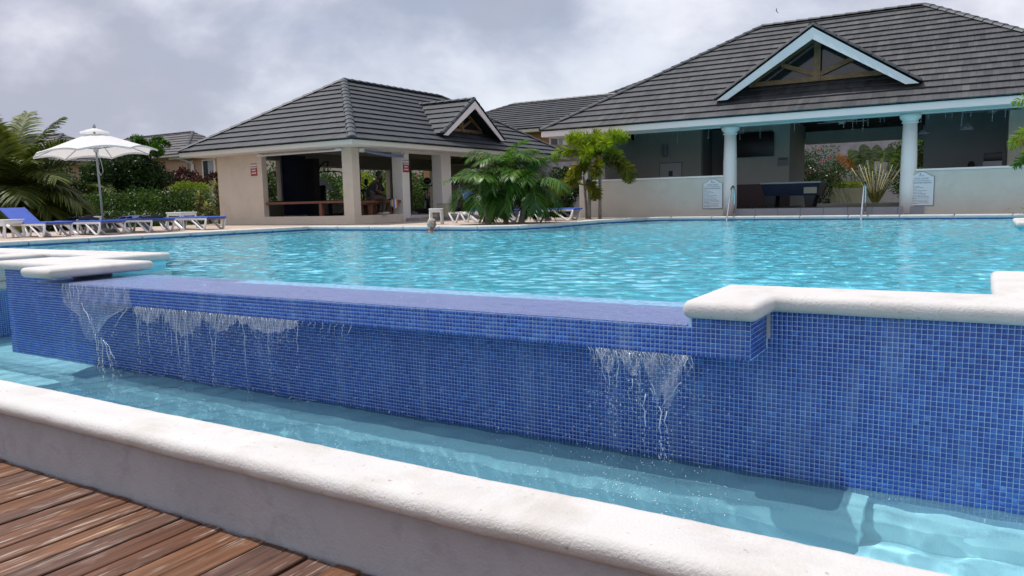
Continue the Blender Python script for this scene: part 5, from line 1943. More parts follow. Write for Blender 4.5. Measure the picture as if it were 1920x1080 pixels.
# short valance folded down at the rim
o = len(c_.v)
for j in range(na):
    p = cpt(2*PI*j/na, 1.0)
    c_.v.append((p[0]*0.995, p[1]*0.995, p[2]-0.045))
for j in range(na):
    c_.f.append((NR*na+j, o+j, o+(j+1) % na, NR*na+(j+1) % na))
    c_.t.append(.5)
c_.build('canopy', 'canopy', t, smooth=False)
c_ = MB()
for i, (r, z) in enumerate([(0.34, 2.525), (0.32, 2.55), (0.20, 2.60), (0.03, 2.65)]):
    for j in range(32):
        a = 2*PI*j/32
        c_.v.append((cx0+r*math.cos(a), r*math.sin(a), z+0.01*math.sin(a*8)*(i < 2)))
for i in range(3):
    for j in range(32):
        c_.f.append((i*32+j, (i+1)*32+j, (i+1)*32+(j+1) % 32, i*32+(j+1) % 32))
        c_.t.append(.5)
c_.build('vent_cap', 'canopy', t, smooth=True)
m_ = MB()
m_.lathe([(0.03, 2.655), (0.045, 2.68), (0.03, 2.71), (0.02, 2.74), (0.002, 2.78)], cx0, 0, 12)
m_.build('finial', 'grey_metal', t, smooth=True)
for k in range(8):
    a = 2*PI*k/8
    p1 = Vector(cpt(a, 0.98)) - Vector((0, 0, 0.02))
    p0 = Vector((cx0, 0, 2.50))
    mid = Vector(cpt(a, 0.55)) - Vector((0, 0, 0.03))
    m_ = MB()
    m_.tube([tuple(p0), tuple(Vector(cpt(a, 0.25))-Vector((0, 0, 0.03))), tuple(mid), tuple(p1)], 0.010, 6)
    m_.build('rib', 'grey_metal', t)
    m_ = MB()
    m_.tube([(cx0, 0, 2.13), tuple(mid)], 0.009, 6)
    m_.build('strut', 'grey_metal', t)
m_ = MB()
m_.lathe([(0.028, 2.04), (0.06, 2.06), (0.06, 2.15), (0.03, 2.18)], cx0, 0, 12)
m_.build('hub', 'pipe_white', t)
m_ = MB()
m_.tube([(cx0+0.06, 0, 2.1), (cx0+0.16, 0.02, 1.75), (cx0+0.20, 0.02, 1.55), (cx0+0.12, 0, 1.45), (cx0+0.03, 0, 1.6)], 0.006, 5)
m_.build('pull_cord', 'pipe_white', t)

# ladders
for lab, x in (('stainless steel pool handrail left of the billiard table', -6.02), ('stainless steel pool handrail in front of the traveller palm', -2.60)):
    t = empty('pool_handrail', lab, 'handrail', 'steel handrails at the pool edge', (x, 21.5, 0))
    m_ = MB()
    m_.tube([(0, -0.42, -0.5), (0, -0.27, 0.0), (0, 0.12, 0.80), (0, 0.20, 0.90), (0, 0.30, 0.95), (0, 0.42, 0.93), (0, 0.49, 0.86), (0, 0.51, 0.6), (0, 0.52, PZ+0.01)], 0.024, 12)
    rl = m_.build('rail', 'steel', t, smooth=True)
    m_ = MB()
    m_.lathe([(0.05, PZ+0.012), (0.05, PZ+0.02), (0.027, PZ+0.03)], 0, 0.52, 14)
    m_.build('flange', 'steel', rl)

# notice boards
def text_mesh(s, size, mat, parent, loc, rot=(PI/2, 0, 0), name='lettering', ext=0.002):
    cu = bpy.data.curves.new(name, 'FONT')
    cu.body = s
    cu.size = size
    cu.align_x = 'CENTER'
    cu.extrude = ext
    tmp = bpy.data.objects.new('tmp', cu)
    C.objects.link(tmp)
    dg = bpy.context.evaluated_depsgraph_get()
    me = bpy.data.meshes.new_from_object(tmp.evaluated_get(dg))
    bpy.data.objects.remove(tmp)
    me.materials.clear()
    me.materials.append(M[mat])
    o = bpy.data.objects.new(name, me)
    C.objects.link(o)
    o.parent = parent
    o.location = loc
    o.rotation_euler = rot
    return o


for lab, x in (('white pool rules board left of the first column', -6.70), ('white pool rules board right of the second column', -1.33)):
    t = empty('notice_board', lab, 'sign', 'pool rules boards on the cream half walls', (x, 22.195, 0.33))
    w_, h_ = 0.28, 0.80
    pts = [(-w_, 0), (w_, 0), (w_, 0.72)]
    for k in range(9):
        u = k/8
        pts.append((w_*(1-2*u)*0.82, 0.735+0.115*math.sin(PI*u)**1.3))
    pts.append((-w_, 0.72))
    m_ = MB()
    m_.prism(pts, 'y', -0.022, -0.004)
    m_.build('board', 'sign_white', t)
    m_ = MB()
    m_.prism([(p*1.04, -0.012+(q)*1.022) for p, q in pts], 'y', -0.018, -0.001)
    m_.build('rim', 'ink', t)
    text_mesh('POOL RULES', 0.055, 'ink', t, (0, -0.0225, 0.66))
    lines = MB()
    random.seed(4)
    z = 0.62
    for L, gap in [(.9, .045), (.96, .022), (.96, .045), (.2, .04), (.45, .04), (.6, .04), (.3, .04), (.75, .04), (.55, .04), (.7, .04), (.72, .04), (.88, .04), (.9, .02), (.3, .04), (.86, .04), (.8, .035), (.9, .02), (.35, .04)]:
        xx = -w_*0.92
        end = xx + 2*w_*0.92*L
        while xx < end-0.01:
            wl = random.uniform(0.02, 0.06)
            lines.box(xx, min(xx+wl, end), -0.0235, -0.0222, z, z+0.010)
            xx += wl+0.010
        z -= gap*0.93
    tag(lines.build('text_lines', 'ink', t), kind='stuff')
    m_ = MB()
    m_.prism([(-0.045, 0.795), (-0.03, 0.765), (-0.01, 0.80), (-0.03, 0.815)], 'y', -0.0235, -0.0222)
    m_.box(-0.06, 0.06, -0.0235, -0.0222, 0.742, 0.752)
    m_.build('emblem', 'ink', t)

for lab, T_ in (('red and white warning sign on the beige gym wall', 0), ('red and white warning sign on the gym pillar', 1)):
    loc = (-19.92, 16.775, 1.66) if T_ == 0 else (-15.695, 19.22, 1.66)
    t = empty('warning_sign', lab, 'sign', None, loc, 0 if T_ == 0 else PI/2)
    w_ = 0.145
    part('plate', 'red_sign', t, (-w_, w_, -0.012, 0, 0, 0.30))
    part('header', 'sign_white', t, (-w_, w_, -0.014, 0, 0.305, 0.36))
    part('top_band', 'ink', t, (-w_, w_, -0.012, 0, 0.362, 0.38))
    m_ = MB()
    random.seed(2)
    for z, L in ((0.235, .9), (0.15, .62), (0.06, .7)):
        xx = -w_*L
        while xx < w_*L-0.01:
            wl = 0.022
            m_.box(xx, xx+wl, -0.015, -0.0125, z, z+0.045)
            xx += wl+0.009
    tag(m_.build('text_lines', 'sign_white', t), kind='stuff')

# television, lamp, framed poster, notice, wall lamp
t = empty('television', 'large dark flat television on the bar wall', 'television', None, (-6.55, 26.2, 1.95))
part('screen', 'black', t, (-0.66, 0.66, -0.05, 0.0, 0.0, 0.80), bev=0.01)
part('wall_bracket', 'grey_metal', t, (-0.15, 0.15, 0.001, 0.099, 0.25, 0.55))
t = empty('framed_poster', 'white framed poster low on the left bar wall', 'poster', None, (-9.45, 26.29, 1.1))
part('frame', 'grey_metal', t, (-0.42, 0.42, -0.02, 0, 0, 0.80))
part('print', 'sign_white', t, (-0.39, 0.39, -0.025, -0.021, 0.03, 0.77))
part('picture_block', 'ink', t, (-0.07, 0.08, -0.03, -0.026, 0.32, 0.50))
t = empty('paper_notice', 'grey paper notice on the wall right of the television', 'poster', None, (-5.62, 26.29, 1.62))
part('sheet', 'curtain', t, (-0.17, 0.17, -0.01, 0, 0, 0.28))
part('heading', 'ink', t, (-0.13, 0.13, -0.013, -0.0105, 0.2, 0.24))
t = empty('wall_lamp', 'unlit cylindrical wall lamp on the left bar wall', 'lamp', None, (-9.63, 26.3, 2.1))
m_ = MB()
m_.lathe([(0.06, 0), (0.09, 0.05), (0.09, 0.42), (0.06, 0.45)], 0, -0.1, 14)
m_.build('lamp_body', 'grey_metal', t)
part('bracket', 'grey_metal', t, (-0.03, 0.03, -0.02, 0, 0.15, 0.3))

# pendant lamps and fans
for lab, x, y, z in (('grey dome pendant lamp over the bar at the right', -0.42, 24.0, 2.28), ('grey dome pendant lamp beside the second column', -1.42, 24.2, 2.24)):
    t = empty('pendant_lamp', lab, 'lamp', 'dome pendant lamps over the bar', (x, y, z))
    m_ = MB()
    m_.lathe([(0.155, 0.0), (0.15, 0.04), (0.12, 0.10), (0.06, 0.145), (0.03, 0.17), (0.03, 0.2)], 0, 0, 24)
    m_.build('shade', 'grey_metal', t, smooth=True)
    m_ = MB()
    m_.tube([(0, 0, 0.2), (0, 0, 3.14-z)], 0.006, 5)
    m_.build('cable', 'black', t)
for lab, x, y in (('pale ceiling fan left of the second column under the roof', -3.55, 24.2), ('dark ceiling fan above the right bar counter', 0.15, 23.9)):
    t = empty('ceiling_fan', lab, 'fan', 'ceiling fans under the pavilion roof', (x, y, 2.72))
    m_ = MB()
    m_.lathe([(0.03, 0.42), (0.03, 0.1), (0.10, 0.08), (0.11, 0.0), (0.05, -0.04)], 0, 0, 16)
    m_.build('motor', 'pipe_white' if x < -1 else 'grey_metal', t)
    for k in range(5):
        a = 2*PI*k/5+0.4
        m_ = MB()
        m_.bar((math.cos(a)*0.1, math.sin(a)*0.1, 0.02), (math.cos(a)*0.68, math.sin(a)*0.68, 0.02), 0.12, 0.01)
        m_.build('blade', 'pipe_white' if x < -1 else 'grey_metal', t)
t = empty('loudspeaker', 'black loudspeaker hanging beside the second column', 'speaker', None, (-1.62, 24.6, 2.3))
part('cabinet', 'black', t, (-0.15, 0.13, -0.14, 0.14, 0, 0.36), bev=0.02)
part('bracket', 'black', t, (-0.03, 0.03, -0.03, 0.03, 0.361, 0.84))
t = empty('bar_machine', 'dark and white machine on the bar counter at the right', 'machine', None, (0.2, 24.3, 1.20))
part('body', 'curtain', t, (-0.22, 0.22, -0.18, 0.18, 0, 0.24), bev=0.01)
part('top_unit', 'black', t, (-0.2, 0.22, -0.16, 0.18, 0.241, 0.46), bev=0.01)
part('stand', 'maroon', t, (-0.4, 0.3, -0.2, 0.2, -0.895, -0.001))

# billiard table
t = empty('billiard_table', 'dark billiard table with splayed legs inside the bar pavilion', 'billiard table', None, (-4.95, 24.1, 0.30), R(0))
def trap(m_, x0, x1, y0, y1, z0, z1, ins):
    vs = [(x0+ins, y0+ins, z0), (x1-ins, y0+ins, z0), (x1-ins, y1-ins, z0), (x0+ins, y1-ins, z0), (x0, y0, z1), (x1, y0, z1), (x1, y1, z1), (x0, y1, z1)]
    m_.add(vs, [(3, 2, 1, 0), (4, 5, 6, 7), (0, 1, 5, 4), (1, 2, 6, 5), (2, 3, 7, 6), (3, 0, 4, 7)])
m_ = MB()
trap(m_, -0.72, 0.95, -0.5, 0.5, 0.34, 0.70, 0.09)
m_.build('cabinet', 'navy', t)
m_ = MB()
m_.box(-0.74, 0.97, -0.52, -0.42, 0.701, 0.745)
m_.box(-0.74, 0.97, 0.42, 0.52, 0.701, 0.745)
m_.box(-0.74, -0.64, -0.419, 0.419, 0.701, 0.745)
m_.box(0.87, 0.97, -0.419, 0.419, 0.701, 0.745)
m_.build('rail', 'curtain', t)
part('cloth', 'felt', t, (-0.64, 0.87, -0.42, 0.42, 0.701, 0.72))
part('end_panel', 'planter', t, (0.5, 0.86, -0.47, -0.445, 0.40, 0.69))
for x, y in ((-0.45, -0.36), (0.62, -0.36), (-0.45, 0.36), (0.62, 0.36)):
    m_ = MB()
    sx = -0.09 if x < 0 else 0.09
    m_.add([(x-0.09, y-0.06, 0), (x+0.09, y-0.06, 0), (x+0.09, y+0.06, 0), (x-0.09, y+0.06, 0),
            (x-0.16+sx*0.3, y-0.08, 0.345), (x+0.16+sx*0.3, y-0.08, 0.345), (x+0.16+sx*0.3, y+0.08, 0.345), (x-0.16+sx*0.3, y+0.08, 0.345)],
           [(3, 2, 1, 0), (4, 5, 6, 7), (0, 1, 5, 4), (1, 2, 6, 5), (2, 3, 7, 6), (3, 0, 4, 7)])
    m_.build('leg', 'black', t)

# icicle string lights under the eave
t = empty('icicle_lights', 'string of tiny white icicle lights hanging under the pale blue eave', 'string lights')
m_ = MB()
m_.tube([(-11.6, 21.52, 2.652), (3.5, 21.52, 2.652)], 0.004, 4)
m_.build('cable', 'pipe_white', t)
random.seed(12)
x = -11.3
while x < 1.2:
    n = random.choice([1, 2, 2, 3, 4, 5, 3])
    m_ = MB()
    m_.tube([(x, 22.24, 2.64), (x+0.004, 22.24, 2.64-0.075*n)], 0.0022, 3)
    for k in range(n):
        m_.ball((x+random.uniform(-.012, .012), 22.24, 2.64-0.075*(k+0.7)), 0.0085, 5)
    if random.random() < 0.75:
        m_.build('light_drop', 'pipe_white', t, recalc=False)
    x += random.uniform(0.09, 0.24)

# bird
t = MB()
t.ball((0, 0, 0), 0.16, 8, sq=(1.6, 0.6, 0.5))
t.add([(-0.1, 0, 0.02), (0.12, 0, 0.02), (0.05, 0.45, 0.22), (0.0, 0.85, 0.12)], [(0, 1, 2, 3)])
t.add([(-0.1, 0, 0.02), (0.12, 0, 0.02), (0.05, -0.45, 0.22), (0.0, -0.85, 0.12)], [(0, 1, 2, 3)])
t.add([(-0.2, -0.03, 0), (-0.2, 0.03, 0), (-0.45, 0.08, 0.0), (-0.45, -0.08, 0)], [(0, 1, 2, 3)])
bo = t.build('bird', 'black')
bd = fw + r2*((1456-960)/1430) + u2*((540-21)/1430)
bo.location = Vector((0, 0, 0.69)) + bd*150
bo.rotation_euler = (R(60), R(20), R(70))
tag(bo, 'small dark bird flying in the grey sky above the gable', 'bird')

# ------------------------------------------------------------------ gym machines
def gparts(t, lst):
    for nm, mt, kind, a in lst:
        m_ = MB()
        if kind == 'box':
            m_.box(*a)
        elif kind == 'bar':
            m_.bar(*a)
        elif kind == 'tube':
            m_.tube(*a)
        elif kind == 'wheel':
            (cx, cy, cz, r, w_) = a
            pts = [(cx+r*math.cos(q*PI/10), cy, cz+r*math.sin(q*PI/10)) for q in range(21)]
            m_.tube(pts, w_, 6, cap=False)
        elif kind == 'ball':
            m_.ball(*a)
        m_.build(nm, mt, t, smooth=kind in ('tube', 'wheel', 'ball'))


part_ = empty('gym_partition', 'tall navy panel with a white post standing inside the gym opening', 'partition', None, (-20.4, 19.0, 0.3), R(90))
gparts(part_, [('panel', 'navy', 'box', (-0.62, 0.42, -0.03, 0.03, 0.05, 2.1)), ('post', 'grey_metal', 'box', (0.421, 0.48, -0.04, 0.04, 0, 2.12)), ('foot_rail', 'grey_metal', 'box', (-0.62, 0.9, -0.05, 0.05, 0.0, 0.049))])
cm = empty('cable_machine', 'cable weight machine with white joint and long pull bar in the gym', 'gym machine', None, (-19.5, 19.1, 0.3), R(90))
gparts(cm, [('weight_tower', 'black', 'box', (-0.35, -0.08, -0.2, 0.2, 0, 1.95)), ('joint_plate', 'curtain', 'box', (-0.1, 0.2, -0.22, -0.19, 1.05, 1.32)), ('joint_plate', 'curtain', 'box', (0.16, 0.42, -0.24, -0.21, 0.9, 1.12)),
            ('lever_arm', 'grey_metal', 'tube', ([(0.2, -0.22, 1.05), (0.7, -0.22, 0.78), (1.15, -0.22, 0.55)], 0.03, 8)),
            ('top_arm', 'black', 'tube', ([(-0.1, 0, 1.5), (0.35, 0, 1.85), (0.55, 0, 1.88), (0.5, 0, 1.7)], 0.028, 8)),
            ('pull_bar', 'black', 'tube', ([(0.0, -0.1, 1.50), (0.7, -0.1, 1.55), (1.0, -0.1, 1.53), (1.25, -0.1, 1.40)], 0.022, 8)),
            ('seat', 'black', 'box', (0.35, 0.75, -0.18, 0.18, 0.42, 0.50)), ('backrest', 'black', 'box', (0.12, 0.22, -0.16, 0.16, 0.5, 1.1)), ('base', 'black', 'box', (-0.4, 1.1, -0.06, 0.06, 0, 0.08)), ('seat_post', 'black', 'box', (0.5, 0.6, -0.05, 0.05, 0.08, 0.42))])


def bike(label, x, y, rz):
    t = empty('exercise_bike', label, 'gym machine', 'exercise bikes in the gym', (x, y, 0.3), rz)
    gparts(t, [('flywheel', 'black', 'wheel', (0.45, 0, 0.28, 0.22, 0.02)), ('frame', 'grey_metal', 'tube', ([(-0.5, 0, 0.05), (-0.15, 0, 0.45), (0.35, 0, 0.35), (0.5, 0, 1.0)], 0.04, 8)),
               ('seat', 'black', 'ball', ((-0.2, 0, 0.86), 0.13, 8, .5, (1.2, 0.9, 0.35))), ('seat_post', 'black', 'tube', ([(-0.15, 0, 0.42), (-0.2, 0, 0.84)], 0.025, 8)),
               ('handlebar', 'black', 'tube', ([(0.4, -0.22, 1.1), (0.55, -0.15, 1.0), (0.55, 0.15, 1.0), (0.4, 0.22, 1.1)], 0.02, 8)),
               ('console', 'black', 'ball', ((0.52, 0, 1.18), 0.13, 8, .5, (0.5, 1.2, 1))), ('foot_bar', 'black', 'box', (-0.58, -0.52, -0.25, 0.25, 0, 0.05)), ('foot_bar', 'black', 'box', (0.62, 0.68, -0.25, 0.25, 0, 0.05)),
               ('housing', 'black', 'ball', ((0.2, 0, 0.35), 0.22, 10, .5, (1.4, 0.35, 0.9)))])


bike('black exercise bike under the far gym window left of the corner pillar', -19.6, 20.9, R(60))
bike('black exercise bike close behind the corner pillar', -18.6, 20.6, R(75))
bike('black exercise bike behind the seated man', -17.6, 20.4, R(40))
bike('black exercise bike by the gym doorway', -17.4, 22.4, R(120))


def treadmill(label, x, y, rz):
    t = empty('treadmill', label, 'gym machine', 'treadmills in the gym', (x, y, 0.3), rz)
    gparts(t, [('running_deck', 'black', 'box', (-0.8, 0.7, -0.33, 0.33, 0.05, 0.17)), ('upright', 'grey_metal', 'tube', ([(0.55, -0.34, 0.1), (0.75, -0.34, 1.15)], 0.035, 8)), ('upright', 'grey_metal', 'tube', ([(0.55, 0.34, 0.1), (0.75, 0.34, 1.15)], 0.035, 8)),
               ('console', 'black', 'bar', ((0.68, -0.36, 1.22), (0.68, 0.36, 1.22), 0.08, 0.30, (-0.3, 0, 1))), ('handrail', 'black', 'tube', ([(0.72, -0.34, 1.05), (0.25, -0.34, 1.0)], 0.025, 8)), ('handrail', 'black', 'tube', ([(0.72, 0.34, 1.05), (0.25, 0.34, 1.0)], 0.025, 8)),
               ('motor_cover', 'black', 'ball', ((0.55, 0, 0.18), 0.3, 10, .5, (0.7, 1.0, 0.4)))])


treadmill('black treadmill between the third gym pillar and the bushy palms', -17.0, 24.1, R(35))
treadmill('black treadmill partly hidden behind the third gym pillar', -17.0, 22.6, R(70))
pic = empty('picnic_table', 'dark wooden picnic table in the garden seen through the gym doorway', 'table', None, (-18.9, 26.2, 0.3), R(45))
gparts(pic, [('tabletop', 'dark_wood', 'box', (-0.8, 0.8, -0.35, 0.35, 0.70, 0.75)), ('bench', 'dark_wood', 'box', (-0.8, 0.8, -0.75, -0.5, 0.4, 0.44)), ('bench', 'dark_wood', 'box', (-0.8, 0.8, 0.5, 0.75, 0.4, 0.44)),
             ('leg', 'dark_wood', 'bar', ((-0.5, -0.62, 0), (-0.5, 0.3, 0.7), 0.06, 0.06, (1, 0, 0))), ('leg', 'dark_wood', 'bar', ((0.5, -0.62, 0), (0.5, 0.3, 0.7), 0.06, 0.06, (1, 0, 0))),
             ('leg', 'dark_wood', 'bar', ((-0.42, 0.62, 0), (-0.42, -0.3, 0.7), 0.06, 0.06, (1, 0, 0))), ('leg', 'dark_wood', 'bar', ((0.42, 0.62, 0), (0.42, -0.3, 0.7), 0.06, 0.06, (1, 0, 0)))])


# ------------------------------------------------------------------ people
def skin_obj(name, V, E, Rr, mat, parent, sub=2, root=0):
    me = bpy.data.meshes.new('tmp')
    me.from_pydata(V, E, [])
    o = bpy.data.objects.new('tmp', me)
    C.objects.link(o)
    md = o.modifiers.new('s', 'SKIN')
    sv = me.skin_vertices[0].data
    for i, r in enumerate(Rr):
        sv[i].radius = r if isinstance(r, tuple) else (r, r)
        sv[i].use_root = (i == root)
    o.modifiers.new('u', 'SUBSURF').levels = sub
    dg = bpy.context.evaluated_depsgraph_get()
    m2 = bpy.data.meshes.new_from_object(o.evaluated_get(dg))
    bpy.data.objects.remove(o)
    m2.materials.clear()
    m2.materials.append(M[mat])
    m2.polygons.foreach_set('use_smooth', [True]*len(m2.polygons))
    q = bpy.data.objects.new(name, m2)
    C.objects.link(q)
    q.parent = parent
    return q


def head(parent, c, face, skin, hair, hairlen=0.0, r=0.105):
    """head with face; face = direction the nose points (angle), c = centre"""
    ca, sa = math.cos(face), math.sin(face)
    def L(x, y, z):
        return (c[0]+(x*ca-y*sa)*r/0.105, c[1]+(x*sa+y*ca)*r/0.105, c[2]+z*r/0.105)
    m_ = MB()
    vs, fs = [], []
    n, k_ = 20, 14
    for i in range(1, k_):
        th = PI*i/k_
        for j in range(n):
            ph = 2*PI*j/n
            x, y, z = math.sin(th)*math.cos(ph), math.sin(th)*math.sin(ph), math.cos(th)
            X, Y, Z = 0.095*x, 0.075*y, 0.118*z
            if z < 0:
                Y *= 1-0.32*(-z)
                X *= 1-0.10*(-z) if x > 0 else 1-0.45*(-z)
            if x > 0.8 and abs(z+0.05) < 0.12:
                pass
            X += 0.022*math.exp(-((y/0.16)**2+((z+0.18)/0.16)**2))*(x > 0)     # nose
            X -= 0.010*math.exp(-(((abs(y)-0.38)/0.16)**2+((z-0.03)/0.12)**2))*(x > 0)  # eye sockets
            X += 0.006*math.exp(-((y/0.3)**2+((z+0.48)/0.08)**2))*(x > 0)     # lips
            vs.append(L(X, Y, Z))
    tp, bt = len(vs), len(vs)+1
    vs += [L(0, 0, 0.118), L(0.02, 0, -0.118)]
    for i in range(k_-2):
        for j in range(n):
            fs.append((i*n+j, (i+1)*n+j, (i+1)*n+(j+1) % n, i*n+(j+1) % n))
    for j in range(n):
        fs.append((tp, j, (j+1) % n))
        fs.append((bt, (k_-2)*n+(j+1) % n, (k_-2)*n+j))
    m_.add(vs, fs)
    for s_ in (-1, 1):
        m_.ball(L(-0.005, s_*0.074, -0.01), 0.028*r/0.105, 6, .5, (0.8, 0.35, 1.1))
    hd = m_.build('head', skin, parent, smooth=True)
    e_ = MB()
    for s_ in (-1, 1):
        e_.ball(L(0.080, s_*0.028, 0.004), 0.011*r/0.105, 8)
    e_.build('eyes', 'ink', hd, smooth=True)
    if hair:
        h = MB()
        vs, fs = [], []
        for i in range(0, 10):
            th = PI*0.62*i/9+0.02
            for j in range(n):
                ph = 2*PI*j/n
                x, y, z = math.sin(th)*math.cos(ph), math.sin(th)*math.sin(ph), math.cos(th)
                lim = 0.42 if x > 0.1 else -1.0
                zz = max(z, lim)
                q = 1+0.05*mnoise.noise(Vector((x*4, y*4, z*4+face)))*3
                sh = 1.0 if z >= lim else 0.90
                vs.append(L((0.104*x*sh-0.004)*q, 0.084*y*sh*q, (0.126*zz+0.002)*q - (hairlen if z < -0.2 and x < 0.2 else 0)))
        for i in range(9):
            for j in range(n):
                fs.append((i*n+j, (i+1)*n+j, (i+1)*n+(j+1) % n, i*n+(j+1) % n))
        h.add(vs, fs)
        h.build('hair', hair, parent, smooth=True)
    return hd


def hand_chains(V, E, Rr, wi, wrist, d, up_, sc=1.0):
    """palm + five curled fingers from vertex wi"""
    d, up_ = Vector(d).normalized(), Vector(up_).normalized()
    sd = d.cross(up_).normalized()
    w_ = Vector(wrist)
    pi = len(V)
    V.append(tuple(w_+d*0.05*sc))
    Rr.append((0.030*sc, 0.018*sc))
    E.append((wi, pi))
    for k, (off, ln) in enumerate(((-0.030, 0.060), (-0.010, 0.072), (0.010, 0.068), (0.030, 0.052))):
        a = w_+d*0.085*sc+sd*off*sc
        b_ = a+d*ln*0.55*sc-up_*0.012*sc
        c2 = b_+d*ln*0.35*sc-up_*0.03*sc
        i0 = len(V)
        V += [tuple(a), tuple(b_), tuple(c2)]
        Rr += [0.010*sc, 0.009*sc, 0.007*sc]
        E += [(pi, i0), (i0, i0+1), (i0+1, i0+2)]
    i0 = len(V)
    a = w_+d*0.04*sc+sd*0.038*sc
    V += [tuple(a), tuple(a+d*0.035*sc+sd*0.02*sc-up_*0.01*sc)]
    Rr += [0.012*sc, 0.009*sc]
    E += [(pi, i0), (i0, i0+1)]


def seated(label, x, y, zs, face, lean, arm, shirt='cloth_black', trouser='cloth_brown', skin='skin_dark', s=1.0, feet=0.36):
    """seat height zs (world); face = heading angle; local frame x forward"""
    t = empty('person', label, 'person', None, (x, y, 0), face)
    hz = zs+0.10
    sh = Vector((math.sin(lean)*0.50, 0, hz+math.cos(lean)*0.50))
    ch = Vector((math.sin(lean*0.8)*0.28, 0, hz+math.cos(lean)*0.28))
    nk = sh + Vector((0.05, 0, 0.07))
    V = [(0, 0, hz), tuple(ch), tuple(sh), tuple(nk), tuple(nk+Vector((0.03, 0, 0.06)))]
    Rr = [(0.13, 0.16), (0.12, 0.155), (0.085, 0.13), 0.055, 0.052]
    E = [(0, 1), (1, 2), (2, 3), (3, 4)]
    for sg in (-1, 1):
        kx = 0.42
        i0 = len(V)
        V += [(0.05, sg*0.10, hz-0.01), (kx, sg*0.15, zs+0.09), (kx+0.02, sg*0.15, feet+0.25), (kx-0.02, sg*0.15, feet+0.08), (kx+0.14, sg*0.17, feet+0.035)]
        Rr += [0.095, 0.068, 0.055, 0.040, 0.036]
        E += [(0, i0), (i0, i0+1), (i0+1, i0+2), (i0+2, i0+3), (i0+3, i0+4)]
        i1 = len(V)
        el = Vector((0.16, sg*0.23, hz+0.20))
        wr = Vector(arm) + Vector((0, sg*0.07, 0))
        V += [tuple(sh+Vector((0, sg*0.17, -0.03))), tuple(el), tuple(wr)]
        Rr += [0.055, 0.040, 0.028]
        E += [(2, i1), (i1, i1+1), (i1+1, i1+2)]
        d = (wr-el).normalized()
        hand_chains(V, E, Rr, i1+2, wr, d, (0, 0, 1))
    skin_obj('body', V, E, Rr, skin, t)
    # clothes: shirt over torso, trousers over thighs, shoes
    V2 = [(0, 0, hz-0.02), tuple(ch), tuple(sh)]
    R2 = [(0.15, 0.185), (0.145, 0.185), (0.105, 0.155)]
    E2 = [(0, 1), (1, 2)]
    for sg in (-1, 1):
        i0 = len(V2)
        V2 += [tuple(sh+Vector((0, sg*0.17, -0.03))), tuple(sh+Vector((0.07, sg*0.22, -0.17)))]
        R2 += [0.072, 0.066]
        E2 += [(2, i0), (i0, i0+1)]
    skin_obj('shirt', V2, E2, R2, shirt, t)
    V3 = [(0, 0, hz-0.02)]
    R3 = [(0.15, 0.17)]
    E3 = []
    for sg in (-1, 1):
        i0 = len(V3)
        V3 += [(0.08, sg*0.10, hz-0.01), (0.43, sg*0.15, zs+0.09), (0.44, sg*0.15, feet+0.28)]
        R3 += [0.11, 0.085, 0.075]
        E3 += [(0, i0), (i0, i0+1), (i0+1, i0+2)]
        m_ = MB()
        m_.ball((0.47, sg*0.165, feet+0.045), 0.11, 10, .5, (1.25, 0.45, 0.42))
        m_.build('shoe', 'shoe', t, smooth=True)
    skin_obj('shorts', V3, E3, R3, trouser, t)
    hc = nk+Vector((0.06, 0, 0.17))
    head(t, tuple(hc), 0.0, skin, 'cloth_black')
    return t


seated('man in dark clothes and pale trainers sitting hunched on the gym bench', -15.98, 17.75, 0.78, R(62), R(28), (0.40, 0, 0.98), feet=0.345)
seated('second dark clothed person sitting behind the hunched man in the gym', -16.55, 18.45, 0.74, R(80), R(38), (0.40, 0, 0.95), trouser='cloth_black', feet=0.30)
part('bench_seat', 'bench_wood', gy, (-16.85, -16.3, 18.1, 18.9, 0.66, 0.72), (-16.8, -16.72, 18.3, 18.5, 0.30, 0.66), (-16.42, -16.35, 18.3, 18.5, 0.30, 0.66))
t = empty('beach_bag', 'blue orange and cream patterned bag hanging over the gym bench', 'bag', None, (-15.74, 18.62, 0.56))
for k, mt in enumerate(('ball_cream', 'ball_blue', 'sign_white', 'ball_orange')):
    m_ = MB()
    y0 = -0.14+0.07*k
    pr = []
    for j in range(7):
        u = j/6
        pr.append((u, 0.24*math.sin(PI*(0.12+0.76*u))))
    y1 = y0+0.069
    zt0, zt1 = 0.13*(1-(y0/0.17)**2)**0.5, 0.13*max(0, 1-(min(abs(y1), 0.165)/0.17)**2)**0.5
    m_.add([(-0.03, y0, 0.13-zt0-0.05*k/3), (-0.03, y1, 0.13-zt1-0.05*k/3), (-0.03, y1, 0.13+zt1), (-0.03, y0, 0.13+zt0), (0.04, y0, 0.13-zt0-0.05*k/3), (0.04, y1, 0.13-zt1-0.05*k/3), (0.04, y1, 0.13+zt1), (0.04, y0, 0.13+zt0)],
           [(0, 1, 2, 3), (7, 6, 5, 4), (0, 4, 5, 1), (1, 5, 6, 2), (2, 6, 7, 3), (3, 7, 4, 0)])
    m_.build('panel', mt, t)

